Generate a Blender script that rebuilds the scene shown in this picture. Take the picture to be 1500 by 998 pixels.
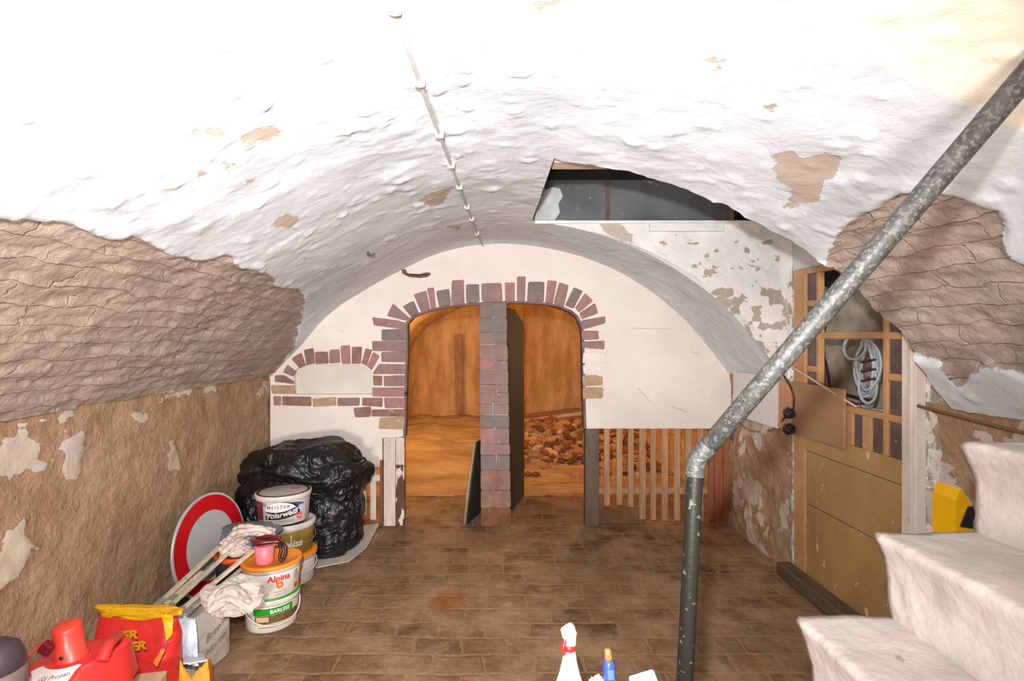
import bpy, bmesh, math, random
import numpy as np
from mathutils import Vector, Matrix, noise as mnoise
from mathutils.geometry import tessellate_polygon
random.seed(7)
PI = math.pi
for o in list(bpy.data.objects):
    bpy.data.objects.remove(o, do_unlink=True)
S = bpy.context.scene
C = S.collection

# ------------------------------------------------------------------ camera, light, exposure
cam_d = bpy.data.cameras.new('camera')
cam_d.sensor_width = 36.0
cam_d.lens = 18.0
cam_d.shift_x = 0.02
cam_d.shift_y = -7 / 1500
cam_d.clip_start = 0.02
cam = bpy.data.objects.new('camera', cam_d)
C.objects.link(cam)
cam.location = (0, 0, 1.55)
cam.rotation_euler = (PI / 2, 0, 0)
S.camera = cam
S.view_settings.view_transform = 'Standard'
S.view_settings.look = 'None'
S.view_settings.gamma = 1.0
S.view_settings.use_curve_mapping = False
S.view_settings.exposure = -0.12
w = bpy.data.worlds.new('world')
S.world = w
w.use_nodes = True
w.node_tree.nodes['Background'].inputs[0].default_value = (1.0, 0.66, 0.42, 1)
w.node_tree.nodes['Background'].inputs[1].default_value = 0.65


def lamp(name, loc, power, col, size, rot=None, kind='POINT'):
    d = bpy.data.lights.new(name, kind)
    d.energy = power
    d.color = col
    if kind == 'AREA':
        d.size = size
    else:
        d.shadow_soft_size = size
    o = bpy.data.objects.new(name, d)
    C.objects.link(o)
    o.location = loc
    if rot:
        o.rotation_euler = rot
    return o


fl = lamp('camera_flash', (-0.06, -0.02, 1.77), 430, (0.97, 0.985, 1.0), 0.03, kind='SPOT')
fl.data.spot_size = math.radians(120)
fl.data.spot_blend = 1.0
fl.rotation_euler = (PI / 2 - 0.20, 0, 0)
fill = lamp('fill_spot', (-0.38, -0.95, 0.95), 470, (1.0, 0.96, 0.93), 0.22, kind='SPOT')  # added fill behind the camera, lifts the far vault; no such lamp stands there
fill.data.spot_size = math.radians(104)
fill.data.spot_blend = 1.0
fill.rotation_euler = (PI / 2 + 0.12, 0, -0.06)
lamp('cellar_lamp', (-1.10, 6.25, 1.28), 46, (1.0, 0.66, 0.25), 0.06)
lamp('arch_lamp', (-1.0, 5.0, 1.3), 12, (1.0, 0.60, 0.24), 0.05)
lamp('stair_lamp', (0.85, -0.1, 1.97), 13, (1.0, 0.86, 0.72), 0.10)
lamp('rear_lamp', (1.45, 6.1, 1.55), 30, (1.0, 0.60, 0.20), 0.06)
lamp('store_fill', (2.2, 2.08, 2.12), 4, (1.0, 0.88, 0.76), 0.05)  # added fill to brighten the room beyond the door

# ------------------------------------------------------------------ helpers
CZ = 1.55


def lin(v):
    v /= 255.0
    return v / 12.92 if v <= 0.04045 else ((v + 0.055) / 1.055) ** 2.4


def col(r, g, b):
    return (lin(r), lin(g), lin(b), 1.0)


def P(px, py, Y):
    return Vector(((px - 720) * Y / 750, Y, CZ - (py - 492) * Y / 750))


def F(px, py, z=0.0):
    Y = 750 * (CZ - z) / (py - 492)
    return Vector(((px - 720) * Y / 750, Y, z))


K = 4.18 / 750


def B2(px, py):            # pixel -> (X, Z) on the plane of the back wall
    return ((px - 720) * K, CZ - (py - 492) * K)


def material(name, c1, c2=None, scale=6.0, rough=0.85, bump=0.25, bscale=40.0, bdist=0.01, metallic=0.0, spots=None, spot_scale=20.0,
             spot_t=0.62, detail=6.0, alpha=None, trans=0.0, spec=0.4, stretch=None, coat=0.0):
    m = bpy.data.materials.new(name)
    m.use_nodes = True
    nt = m.node_tree
    b = nt.nodes['Principled BSDF']
    N = nt.nodes.new
    L = nt.links.new
    tc = N('ShaderNodeTexCoord')
    mp = N('ShaderNodeMapping')
    if stretch:
        mp.inputs['Scale'].default_value = stretch
    L(tc.outputs['Object'], mp.inputs['Vector'])
    b.inputs['Roughness'].default_value = rough
    b.inputs['Metallic'].default_value = metallic
    b.inputs['Specular IOR Level'].default_value = spec
    b.inputs['Transmission Weight'].default_value = trans
    b.inputs['Coat Weight'].default_value = coat
    if c2 is None:
        c2 = tuple(x * 0.8 for x in c1[:3]) + (1,)
    n = N('ShaderNodeTexNoise')
    n.inputs['Scale'].default_value = scale
    n.inputs['Detail'].default_value = detail
    n.inputs['Roughness'].default_value = 0.62
    L(mp.outputs[0], n.inputs['Vector'])
    r = N('ShaderNodeValToRGB')
    r.color_ramp.elements[0].position = 0.36
    r.color_ramp.elements[1].position = 0.64
    r.color_ramp.elements[0].color = c1
    r.color_ramp.elements[1].color = c2
    L(n.outputs[0], r.inputs[0])
    out = r.outputs[0]
    if spots:
        n3 = N('ShaderNodeTexNoise')
        n3.inputs['Scale'].default_value = spot_scale
        n3.inputs['Detail'].default_value = 5
        L(mp.outputs[0], n3.inputs['Vector'])
        r3 = N('ShaderNodeValToRGB')
        r3.color_ramp.elements[0].position = spot_t
        r3.color_ramp.elements[1].position = spot_t + 0.03
        L(n3.outputs[0], r3.inputs[0])
        mx = N('ShaderNodeMix')
        mx.data_type = 'RGBA'
        L(r3.outputs[0], mx.inputs[0])
        L(out, mx.inputs[6])
        mx.inputs[7].default_value = spots
        out = mx.outputs[2]
    L(out, b.inputs['Base Color'])
    if bump:
        n2 = N('ShaderNodeTexNoise')
        n2.inputs['Scale'].default_value = bscale
        n2.inputs['Detail'].default_value = 5
        L(mp.outputs[0], n2.inputs['Vector'])
        bp = N('ShaderNodeBump')
        bp.inputs['Strength'].default_value = bump
        bp.inputs['Distance'].default_value = bdist
        L(n2.outputs[0], bp.inputs['Height'])
        L(bp.outputs[0], b.inputs['Normal'])
    return m


def flat(name, c, rough=0.5, metallic=0.0, **k):
    return material(name, c, tuple(x * 0.9 for x in c[:3]) + (1,), scale=9, rough=rough, metallic=metallic, bump=0.05, **k)


def obj_from(name, verts, faces, mats, parent=None, loc=None, smooth=False, midx=None):
    base = Vector((0, 0, 0))
    if parent is not None:
        p = parent
        while p is not None:
            base = base + Vector(p.location)
            p = p.parent
    if loc is not None:
        base = base + Vector(loc)
    me = bpy.data.meshes.new(name)
    me.from_pydata([tuple(Vector(v) - base) for v in verts], [], faces)
    if not isinstance(mats, (list, tuple)):
        mats = [mats]
    for m in mats:
        me.materials.append(m)
    if midx is not None:
        me.polygons.foreach_set('material_index', midx)
    if smooth:
        me.polygons.foreach_set('use_smooth', [True] * len(me.polygons))
    me.update()
    o = bpy.data.objects.new(name, me)
    if loc is not None:
        o.location = loc
    if parent is not None:
        o.parent = parent
    C.objects.link(o)
    return o


class MB:
    """collects world-space geometry, then links it as one mesh object"""

    def __init__(s):
        s.v = []
        s.f = []
        s.m = []
        s.sm = []
        s.cur = 0

    def add(s, verts, faces, smooth=False):
        k = len(s.v)
        s.v += [Vector(v) for v in verts]
        s.f += [[i + k for i in f] for f in faces]
        s.m += [s.cur] * len(faces)
        s.sm += [smooth] * len(faces)
        return s

    def bm(s, b, smooth=False):
        b.verts.ensure_lookup_table()
        b.verts.index_update()
        s.add([v.co.copy() for v in b.verts], [[v.index for v in f.verts] for f in b.faces], smooth)
        b.free()
        return s

    def box(s, c, size, rot=None, bev=0.004, seg=2):
        b = bmesh.new()
        bmesh.ops.create_cube(b, size=1)
        for v in b.verts:
            v.co = Vector((v.co.x * size[0], v.co.y * size[1], v.co.z * size[2]))
        if bev:
            bmesh.ops.bevel(b, geom=list(b.edges), offset=min(bev, min(size) * 0.4), segments=seg, affect='EDGES', profile=0.5)
        R = rot if rot is not None else Matrix.Identity(3)
        for v in b.verts:
            v.co = R @ v.co + Vector(c)
        return s.bm(b)

    def b2(s, lo, hi, bev=0.004):
        lo, hi = Vector(lo), Vector(hi)
        return s.box((lo + hi) / 2, hi - lo, None, bev)

    def beam(s, p, q, wx, wz, up=(0, 0, 1), bev=0.003):
        p, q = Vector(p), Vector(q)
        d = (q - p)
        y = d.normalized()
        x = y.cross(Vector(up))
        if x.length < 1e-4:
            x = Vector((1, 0, 0))
        x.normalize()
        z = x.cross(y)
        R = Matrix((x, y, z)).transposed()
        return s.box((p + q) / 2, (wx, d.length, wz), R, bev)

    def tube(s, pts, r, n=10, cap=True):
        pts = [Vector(p) for p in pts]
        rs = r if isinstance(r, (list, tuple)) else [r] * len(pts)
        V, Fs = [], []
        prev = None
        for i, p in enumerate(pts):
            t = (pts[min(i + 1, len(pts) - 1)] - pts[max(i - 1, 0)]).normalized()
            if prev is None:
                u = t.orthogonal().normalized()
            else:
                u = (prev - t * prev.dot(t)).normalized()
            prev = u
            v = t.cross(u)
            for k in range(n):
                a = 2 * PI * k / n
                V.append(p + (u * math.cos(a) + v * math.sin(a)) * rs[i])
        for i in range(len(pts) - 1):
            for k in range(n):
                Fs.append([i * n + k, i * n + (k + 1) % n, (i + 1) * n + (k + 1) % n, (i + 1) * n + k])
        if cap:
            Fs.append(list(range(n))[::-1])
            Fs.append([(len(pts) - 1) * n + k for k in range(n)])
        return s.add(V, Fs, True)

    def lathe(s, prof, c=(0, 0, 0), n=40, sx=1.0, sy=1.0, R=None, yaw=0.0):
        V, Fs = [], []
        c = Vector(c)
        cy, sn = math.cos(yaw), math.sin(yaw)
        for (r, z) in prof:
            for k in range(n):
                a = 2 * PI * k / n
                x, y = r * sx * math.cos(a), r * sy * math.sin(a)
                p = Vector((x * cy - y * sn, x * sn + y * cy, z))
                if R is not None:
                    p = R @ p
                V.append(c + p)
        for i in range(len(prof) - 1):
            for k in range(n):
                Fs.append([i * n + k, i * n + (k + 1) % n, (i + 1) * n + (k + 1) % n, (i + 1) * n + k])
        if prof[0][0] > 1e-5:
            Fs.append(list(range(n))[::-1])
        if prof[-1][0] > 1e-5:
            Fs.append([(len(prof) - 1) * n + k for k in range(n)])
        return s.add(V, Fs, True)

    def prism(s, poly, f0, f1):
        """poly: 2D points; f0/f1 map (u,v) to world for the two faces"""
        n = len(poly)
        V = [f0(*p) for p in poly] + [f1(*p) for p in poly]
        tri = tessellate_polygon([[Vector((p[0], p[1], 0)) for p in poly]])
        Fs = [list(t) for t in tri] + [[i + n for i in t][::-1] for t in tri]
        Fs += [[i, (i + 1) % n, (i + 1) % n + n, i + n] for i in range(n)]
        b = bmesh.new()
        vs = [b.verts.new(v) for v in V]
        for f in Fs:
            try:
                b.faces.new([vs[i] for i in f])
            except ValueError:
                pass
        bmesh.ops.recalc_face_normals(b, faces=list(b.faces))
        return s.bm(b)

    def build(s, name, mats, parent=None, loc=None, autosmooth=True):
        o = obj_from(name, s.v, s.f, mats, parent, loc, midx=s.m)
        o.data.polygons.foreach_set('use_smooth', s.sm)
        o.data.update()
        return o


def thing(name, label, cat, loc, group=None):
    o = bpy.data.objects.new(name, None)
    o.empty_display_size = 0.05
    C.objects.link(o)
    o.location = loc
    o['label'] = label
    o['category'] = cat
    if group:
        o['group'] = group
    return o


def tag(o, label, cat, group=None):
    o['label'] = label
    o['category'] = cat
    if group:
        o['group'] = group
    return o


def struct(o):
    o['kind'] = 'structure'
    return o


# numpy value noise -----------------------------------------------------------
_rng = np.random.default_rng(3)
_perm = _rng.permutation(4096)
_val = _rng.random(4096) * 2 - 1


def vnoise(x, y, z):
    xi, yi, zi = np.floor(x).astype(int), np.floor(y).astype(int), np.floor(z).astype(int)
    fx, fy, fz = x - xi, y - yi, z - zi
    fx, fy, fz = [t * t * t * (t * (t * 6 - 15) + 10) for t in (fx, fy, fz)]

    def h(a, b, c):
        return _val[_perm[(_perm[(_perm[a & 4095] + b) & 4095] + c) & 4095]]
    r = 0
    for dx in (0, 1):
        for dy in (0, 1):
            for dz in (0, 1):
                r = r + h(xi + dx, yi + dy, zi + dz) * (fx if dx else 1 - fx) * (fy if dy else 1 - fy) * (fz if dz else 1 - fz)
    return r


def fbm(p, f, o=4, g=0.5, off=0.0):
    p = np.asarray(p, float) * f + off
    r, a = 0, 1.0
    for _ in range(o):
        r = r + a * vnoise(p[:, 0], p[:, 1], p[:, 2])
        p = p * 2.03 + 17.3
        a *= g
    return r


def proj(p):
    Y = np.maximum(p[:, 1], 0.12)
    return np.stack([720 + 750 * p[:, 0] / Y, 492 - 750 * (p[:, 2] - CZ) / Y], 1), Y / 750


def sdf(pts, poly):
    """signed distance, positive inside"""
    poly = np.asarray(poly, float)
    d = np.full(len(pts), 1e9)
    ins = np.zeros(len(pts), bool)
    for i in range(len(poly)):
        a, b = poly[i], poly[(i + 1) % len(poly)]
        ab = b - a
        t = np.clip(((pts - a) @ ab) / (ab @ ab + 1e-9), 0, 1)
        q = pts - a - t[:, None] * ab
        d = np.minimum(d, np.hypot(q[:, 0], q[:, 1]))
        c = (a[1] > pts[:, 1]) != (b[1] > pts[:, 1])
        with np.errstate(divide='ignore', invalid='ignore'):
            xx = (b[0] - a[0]) * (pts[:, 1] - a[1]) / (b[1] - a[1]) + a[0]
        ins ^= c & (pts[:, 0] < xx)
    return np.where(ins, d, -d)


def sstep(a, b, x):
    t = np.clip((x - a) / (b - a), 0, 1)
    return t * t * (3 - 2 * t)


def grid_obj(name, V, nu, nv, mat, attrs=None, uv=None, keep=None, flip=False):
    """V: (nu*nv,3); u outer, v inner"""
    i = np.arange((nu - 1) * nv).reshape(nu - 1, nv)[:, :-1].ravel()
    q = np.stack([i, i + 1, i + nv + 1, i + nv], 1)
    if flip:
        q = q[:, ::-1]
    if keep is not None:
        q = q[keep]
    me = bpy.data.meshes.new(name)
    me.from_pydata(V.tolist(), [], q.tolist())
    me.polygons.foreach_set('use_smooth', [True] * len(me.polygons))
    me.materials.append(mat)
    if attrs:
        for k, a in attrs.items():
            at = me.attributes.new(k, 'FLOAT', 'POINT')
            at.data.foreach_set('value', np.ascontiguousarray(a, dtype=np.float32))
    if uv is not None:
        l = me.uv_layers.new(name='surface')
        l.data.foreach_set('uv', uv[q.ravel()].astype(np.float32).ravel())
    me.update()
    o = bpy.data.objects.new(name, me)
    C.objects.link(o)
    return struct(o)


# ------------------------------------------------------------------ shell materials
def node_mat(name):
    m = bpy.data.materials.new(name)
    m.use_nodes = True
    nt = m.node_tree
    return m, nt, nt.nodes.new, nt.links.new, nt.nodes['Principled BSDF']


def n_noise(N, L, vec, sc, det=6, rough=0.6, dist=0.0):
    n = N('ShaderNodeTexNoise')
    n.inputs['Scale'].default_value = sc
    n.inputs['Detail'].default_value = det
    n.inputs['Roughness'].default_value = rough
    n.inputs['Distortion'].default_value = dist
    L(vec, n.inputs['Vector'])
    return n.outputs[0]


def n_ramp(N, L, fac, stops):
    r = N('ShaderNodeValToRGB')
    e = r.color_ramp.elements
    while len(e) < len(stops):
        e.new(0.5)
    for k, (p, c) in enumerate(stops):
        e[k].position = p
        e[k].color = c
    L(fac, r.inputs[0])
    return r.outputs[0]


def n_mix(N, L, fac, a, b, mode='MIX'):
    x = N('ShaderNodeMix')
    x.data_type = 'RGBA'
    x.blend_type = mode
    for s, i in ((fac, 0), (a, 6), (b, 7)):
        if hasattr(s, 'links'):
            L(s, x.inputs[i])
        else:
            x.inputs[i].default_value = s
    return x.outputs[2]


def n_math(N, L, op, a, b=0.0, c=None):
    x = N('ShaderNodeMath')
    x.operation = op
    for s, i in ((a, 0), (b, 1), (c, 2)):
        if s is None:
            continue
        if hasattr(s, 'links'):
            L(s, x.inputs[i])
        else:
            x.inputs[i].default_value = s
    return x.outputs[0]


def n_attr(N, name):
    a = N('ShaderNodeAttribute')
    a.attribute_name = name
    return a.outputs['Fac']


def n_step(N, L, v, lo, hi):
    x = N('ShaderNodeMapRange')
    x.inputs[1].default_value = lo
    x.inputs[2].default_value = hi
    L(v, x.inputs[0])
    return x.outputs[0]


BLACK, WHITE = (0, 0, 0, 1), (1, 1, 1, 1)


def plaster_material(name, paint1, paint2, bare1, bare2, bare3, brk=1.0, fb=0.006):
    """limewash over old brick; attribute 'bare' = signed distance into a stripped area, 'stain' into a flaked one"""
    m, nt, N, L, b = node_mat(name)
    g = N('ShaderNodeNewGeometry').outputs['Position']
    paint = n_ramp(N, L, n_noise(N, L, g, 3.0, 6), [(0.35, paint1), (0.68, paint2)])
    smear = n_step(N, L, n_noise(N, L, g, 1.7, 8, 0.7), 0.46, 0.66)
    paint = n_mix(N, L, n_math(N, L, 'MULTIPLY', smear, 0.5), paint, col(188, 188, 190))
    fl = n_step(N, L, n_noise(N, L, g, 9.0, 8, 0.7), 0.66, 0.70)
    paint = n_mix(N, L, n_math(N, L, 'MULTIPLY', fl, 0.35), paint, bare3)
    uvn = N('ShaderNodeUVMap')
    uvn.uv_map = 'surface'
    ds = N('ShaderNodeTexNoise')
    ds.inputs['Scale'].default_value = 6
    ds.inputs['Detail'].default_value = 4
    L(g, ds.inputs['Vector'])
    vm = N('ShaderNodeVectorMath')
    vm.operation = 'MULTIPLY_ADD'
    L(ds.outputs['Color'], vm.inputs[0])
    vm.inputs[1].default_value = (0.16, 0.075, 0)
    L(uvn.outputs[0], vm.inputs[2])
    bt = N('ShaderNodeTexBrick')
    bt.inputs['Scale'].default_value = 1.0
    bt.inputs['Brick Width'].default_value = 0.26
    bt.inputs['Row Height'].default_value = 0.085
    bt.inputs['Mortar Size'].default_value = 0.005
    bt.inputs['Mortar Smooth'].default_value = 0.6
    bt.inputs['Color1'].default_value = bare1
    bt.inputs['Color2'].default_value = bare2
    bt.inputs['Mortar'].default_value = tuple(x * 0.75 for x in bare1[:3]) + (1,)
    L(vm.outputs[0], bt.inputs['Vector'])
    under = n_ramp(N, L, n_noise(N, L, g, 2.5, 7, 0.6), [(0.35, bare1), (0.65, bare2)])
    bare = n_mix(N, L, 0.55 * brk, under, bt.outputs[0])
    bare = n_mix(N, L, n_step(N, L, n_noise(N, L, g, 5, 7, 0.65), 0.38, 0.66), bare, bare3)
    bare = n_mix(N, L, n_math(N, L, 'MULTIPLY', n_step(N, L, n_noise(N, L, g, 14, 7, 0.7), 0.45, 0.65), 0.6), bare, bare1)
    whites = n_step(N, L, n_noise(N, L, g, 17, 6, 0.65), 0.69, 0.72)
    bare = n_mix(N, L, whites, bare, paint1)
    grit = n_step(N, L, n_noise(N, L, g, 38, 6, 0.7), 0.56, 0.68)
    bare = n_mix(N, L, n_math(N, L, 'MULTIPLY', grit, 0.45), bare, tuple(0.5 * (x + y) for x, y in zip(paint1, bare2)))
    pits = n_step(N, L, n_noise(N, L, g, 27, 6, 0.7), 0.40, 0.30)
    bare = n_mix(N, L, n_math(N, L, 'MULTIPLY', pits, 0.5), bare, tuple(x * 0.6 for x in bare3[:3]) + (1,))
    edge = n_math(N, L, 'MULTIPLY_ADD', n_math(N, L, 'SUBTRACT', n_noise(N, L, g, 16, 8, 0.65), 0.5), 0.07, n_attr(N, 'bare'))
    mask = n_step(N, L, edge, -0.002, 0.002)
    edge2 = n_math(N, L, 'MULTIPLY_ADD', n_math(N, L, 'SUBTRACT', n_noise(N, L, g, 22, 8, 0.65), 0.5), 0.06, n_attr(N, 'stain'))
    m2 = n_step(N, L, edge2, -0.003, 0.003)
    base = n_mix(N, L, m2, paint, bare3)
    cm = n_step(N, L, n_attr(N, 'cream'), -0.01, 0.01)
    base = n_mix(N, L, cm, base, col(250, 240, 222))  # overexposed glare put into the colour as pale cream
    L(n_mix(N, L, mask, base, bare), b.inputs['Base Color'])
    b.inputs['Roughness'].default_value = 0.9
    b.inputs['Specular IOR Level'].default_value = 0.2
    h1 = n_math(N, L, 'MULTIPLY', n_noise(N, L, g, 26, 7, 0.6), n_math(N, L, 'MULTIPLY_ADD', mask, fb * 1.3, fb * 0.5))
    h2 = n_math(N, L, 'MULTIPLY', n_noise(N, L, g, 5, 6, 0.55, 1.0), 0.010)
    h3 = n_math(N, L, 'MULTIPLY', n_math(N, L, 'MULTIPLY', bt.outputs['Fac'], -0.006 * brk), mask)
    h4 = n_math(N, L, 'MULTIPLY', mask, -0.004)
    h5 = n_math(N, L, 'MULTIPLY', m2, -0.002)
    h = n_math(N, L, 'ADD', n_math(N, L, 'ADD', n_math(N, L, 'ADD', h1, h2), n_math(N, L, 'ADD', h3, h4)), h5)
    bp = N('ShaderNodeBump')
    bp.inputs['Strength'].default_value = 0.8
    bp.inputs['Distance'].default_value = 1.0
    L(h, bp.inputs['Height'])
    L(bp.outputs[0], b.inputs['Normal'])
    return m


M_vault = plaster_material('limewashed_vault', col(223, 226, 230), col(209, 213, 218), col(156, 140, 126), col(172, 154, 139), col(186, 168, 154))
M_wall = plaster_material('rough_earthy_wall', col(200, 182, 162), col(186, 166, 144), col(168, 136, 108), col(180, 150, 122), col(150, 116, 88), 0.0, 0.012)
M_reveal = plaster_material('stained_white_plaster', col(226, 222, 218), col(208, 204, 200), col(158, 146, 134), col(170, 156, 142), col(176, 164, 152), 0.0)


def floor_material():
    m, nt, N, L, b = node_mat('brick_paving')
    g = N('ShaderNodeNewGeometry').outputs['Position']
    ds = N('ShaderNodeTexNoise')
    ds.inputs['Scale'].default_value = 5
    ds.inputs['Detail'].default_value = 3
    L(g, ds.inputs['Vector'])
    vm = N('ShaderNodeVectorMath')
    vm.operation = 'MULTIPLY_ADD'
    L(ds.outputs['Color'], vm.inputs[0])
    vm.inputs[1].default_value = (0.07, 0.05, 0)
    L(g, vm.inputs[2])
    bt = N('ShaderNodeTexBrick')
    bt.inputs['Scale'].default_value = 1.0
    bt.inputs['Brick Width'].default_value = 0.235
    bt.inputs['Row Height'].default_value = 0.14
    bt.inputs['Mortar Size'].default_value = 0.012
    bt.inputs['Mortar Smooth'].default_value = 0.5
    bt.inputs['Bias'].default_value = -0.2
    bt.inputs['Color1'].default_value = col(120, 88, 60)
    bt.inputs['Color2'].default_value = col(64, 43, 28)
    bt.inputs['Mortar'].default_value = col(130, 102, 73)
    L(vm.outputs[0], bt.inputs['Vector'])
    dirt = n_ramp(N, L, n_noise(N, L, g, 2.2, 8, 0.65), [(0.3, col(124, 95, 68)), (0.7, col(164, 134, 104))])
    f = n_step(N, L, n_noise(N, L, g, 3.4, 8, 0.68), 0.38, 0.58)
    c = n_mix(N, L, n_math(N, L, 'MULTIPLY', f, 0.9), bt.outputs[0], dirt)
    sp = n_step(N, L, n_noise(N, L, g, 30, 7, 0.7), 0.56, 0.70)
    c = n_mix(N, L, n_math(N, L, 'MULTIPLY', sp, 0.4), c, col(176, 150, 120))
    # one reddish worn patch
    vd = N('ShaderNodeVectorMath')
    vd.operation = 'DISTANCE'
    L(g, vd.inputs[0])
    q = F(658, 880)
    vd.inputs[1].default_value = (q.x, q.y, 0)
    rd = n_math(N, L, 'ADD', vd.outputs['Value'], n_math(N, L, 'MULTIPLY', n_noise(N, L, g, 9, 5), 0.12))
    c = n_mix(N, L, n_math(N, L, 'MULTIPLY', n_step(N, L, rd, 0.20, 0.14), 0.7), c, col(140, 76, 42))
    L(c, b.inputs['Base Color'])
    b.inputs['Roughness'].default_value = 0.75
    b.inputs['Specular IOR Level'].default_value = 0.3
    h = n_math(N, L, 'ADD', n_math(N, L, 'MULTIPLY', n_math(N, L, 'MULTIPLY', bt.outputs['Fac'], n_math(N, L, 'SUBTRACT', 1.0, f)), -0.006),
               n_math(N, L, 'MULTIPLY', n_noise(N, L, g, 12, 7, 0.6), 0.018))
    bp = N('ShaderNodeBump')
    bp.inputs['Strength'].default_value = 0.8
    bp.inputs['Distance'].default_value = 1.0
    L(h, bp.inputs['Height'])
    L(bp.outputs[0], b.inputs['Normal'])
    return m


M_floor = floor_material()
M_white = material('white_painted_board', col(228, 216, 208), col(218, 206, 198), scale=2.5, rough=0.8, bump=0.15, bscale=18, bdist=0.006,
                   spots=col(190, 178, 168), spot_scale=30, spot_t=0.735)
M_niche = material('grey_white_plaster', col(214, 206, 198), col(202, 194, 186), scale=4, rough=0.85, bump=0.2, bscale=20)
M_rear = material('tan_lime_plaster', col(200, 162, 118), col(170, 130, 90), scale=3.5, rough=0.9, bump=0.7, bscale=10, bdist=0.04,
                  spots=col(216, 180, 138), spot_scale=7, spot_t=0.6)
M_earth = material('trodden_earth', col(180, 148, 106), col(140, 108, 72), scale=2.4, rough=0.95, bump=0.8, bscale=9, bdist=0.05, stretch=(0.5, 1.4, 1))
M_dark = material('shade_dark', col(26, 22, 20), col(40, 34, 30), rough=0.9)  # near-black: shade in the light well and over its panes, put into the colour

# ------------------------------------------------------------------ vault
prof_px = [(399, 551), (404, 545), (417, 531), (440, 508), (466, 476), (488, 456), (510, 440), (547, 418), (583, 398), (640, 372), (700, 358), (740, 356),
           (800, 363), (860, 378), (920, 405), (950, 424), (980, 447), (1020, 487), (1050, 525), (1066, 547)]
pf = np.array([B2(*p) for p in prof_px])
t0 = np.concatenate([[0], np.cumsum(np.hypot(*np.diff(pf, axis=0).T))])


def cr(tq):
    r = np.empty((len(tq), 2))
    m = np.gradient(pf, t0, axis=0)
    for k, t in enumerate(tq):
        i = min(max(np.searchsorted(t0, t) - 1, 0), len(t0) - 2)
        h = t0[i + 1] - t0[i]
        u = (t - t0[i]) / h
        r[k] = ((2 * u**3 - 3 * u**2 + 1) * pf[i] + (u**3 - 2 * u**2 + u) * h * m[i] + (-2 * u**3 + 3 * u**2) * pf[i + 1] + (u**3 - u**2) * h * m[i + 1])
    return r


NS = 300
prof = cr(np.linspace(0, t0[-1], NS))
for _ in range(40):
    prof[1:-1] = 0.25 * prof[:-2] + 0.5 * prof[1:-1] + 0.25 * prof[2:]
arc = np.concatenate([[0], np.cumsum(np.hypot(*np.diff(prof, axis=0).T))])
tan = np.gradient(prof, axis=0)
tan /= np.linalg.norm(tan, axis=1)[:, None]
inw = np.stack([tan[:, 1], -tan[:, 0]], 1)          # points into the room (down)
XL, XR = prof[0, 0], prof[-1, 0]
ZL, ZR = prof[0, 1], prof[-1, 1]
HOLE_Y0, HOLE_Y1, HOLE_X0 = 2.15, 3.33, 0.265
Ys = np.concatenate([np.linspace(-1.3, 0.6, 70)[:-1], np.linspace(0.6, HOLE_Y0, 100)[:-1], np.linspace(HOLE_Y0, HOLE_Y1, 70)[:-1], np.linspace(HOLE_Y1, 4.24, 55)])
NY = len(Ys)
YY = np.repeat(Ys, NS)
XX = np.tile(prof[:, 0], NY)
ZZ = np.tile(prof[:, 1], NY)
SS = np.tile(arc, NY)
VP = np.stack([XX, YY, ZZ], 1)
px, sc = proj(VP)
left_bare = [(-3000, -386), (0, 322), (60, 323), (100, 325), (118, 338), (165, 345), (210, 350), (250, 375), (290, 383), (335, 376), (350, 390), (398, 402),
             (405, 420), (440, 425), (447, 440), (442, 470), (430, 515), (404, 545), (394, 556), (200, 600), (0, 640), (-3000, 1300)]
right_bare = [(1207, 388), (1222, 352), (1240, 330), (1262, 318), (1290, 305), (1310, 290), (1340, 279), (1375, 283), (1400, 288), (1430, 310), (1455, 320),
              (1466, 340), (1460, 360), (1470, 375), (1500, 392), (1560, 430), (1640, 560), (1500, 552), (1440, 535), (1400, 570), (1375, 535), (1330, 520), (1290, 500), (1240, 440)]
stains = [[(1131, 225), (1165, 221), (1170, 235), (1190, 232), (1210, 222), (1233, 228), (1225, 255), (1205, 268), (1195, 300), (1150, 305), (1160, 280), (1140, 262)],
          [(268, 190), (285, 180), (330, 183), (325, 192), (270, 198)], [(350, 192), (400, 180), (412, 190), (395, 205), (355, 205)],
          [(398, 326), (418, 312), (442, 318), (425, 334)], [(614, 292), (640, 278), (664, 274), (648, 298), (630, 302)], [(360, 262), (375, 258), (372, 270)],
          [(305, 228), (345, 235), (330, 243)], [(655, 332), (678, 327), (672, 336)], [(1120, 148), (1155, 148), (1130, 160)], [(1030, 90), (1065, 88), (1050, 110)],
          [(285, 245), (305, 247), (290, 256)], [(780, 0), (840, -10), (830, 6), (790, 8)]]
cream = [(1180, -400), (1200, 40), (1270, 88), (1330, 112), (1420, 150), (1500, 192), (1800, 330), (2600, 300), (2600, -800)]  # vault area where the glare above the steps is painted in
bare = np.maximum(sdf(px, left_bare), sdf(px, right_bare)) * sc
stain = np.max([sdf(px, s) for s in stains], axis=0) * sc
glare = sdf(px, cream) * sc
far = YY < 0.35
glare = np.where(far & (XX > 0.3), 0.1, glare)
glare = np.where(far & (XX <= 0.3), -0.1, glare)
stain[far] = -1
bare = np.where(far, np.where((XX < -0.6) & (ZZ < 1.83), 0.2, -0.3), bare)
e = bare + fbm(VP, 16, 3) * 0.012
mk = sstep(-0.006, 0.012, e)
lum = fbm(VP, 1.6, 3) * 0.012 + fbm(VP, 5, 2) * 0.002
pl = np.maximum(fbm(VP, 5, 5, 0.6) - 0.1, 0) * 0.006 + np.maximum(fbm(VP, 13, 4, 0.6) - 0.45, 0) * 0.012
wob = fbm(VP, 5, 3) * 0.028
row = np.floor((SS + wob) / 0.085)
rowf = (SS + wob) / 0.085 - row
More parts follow.
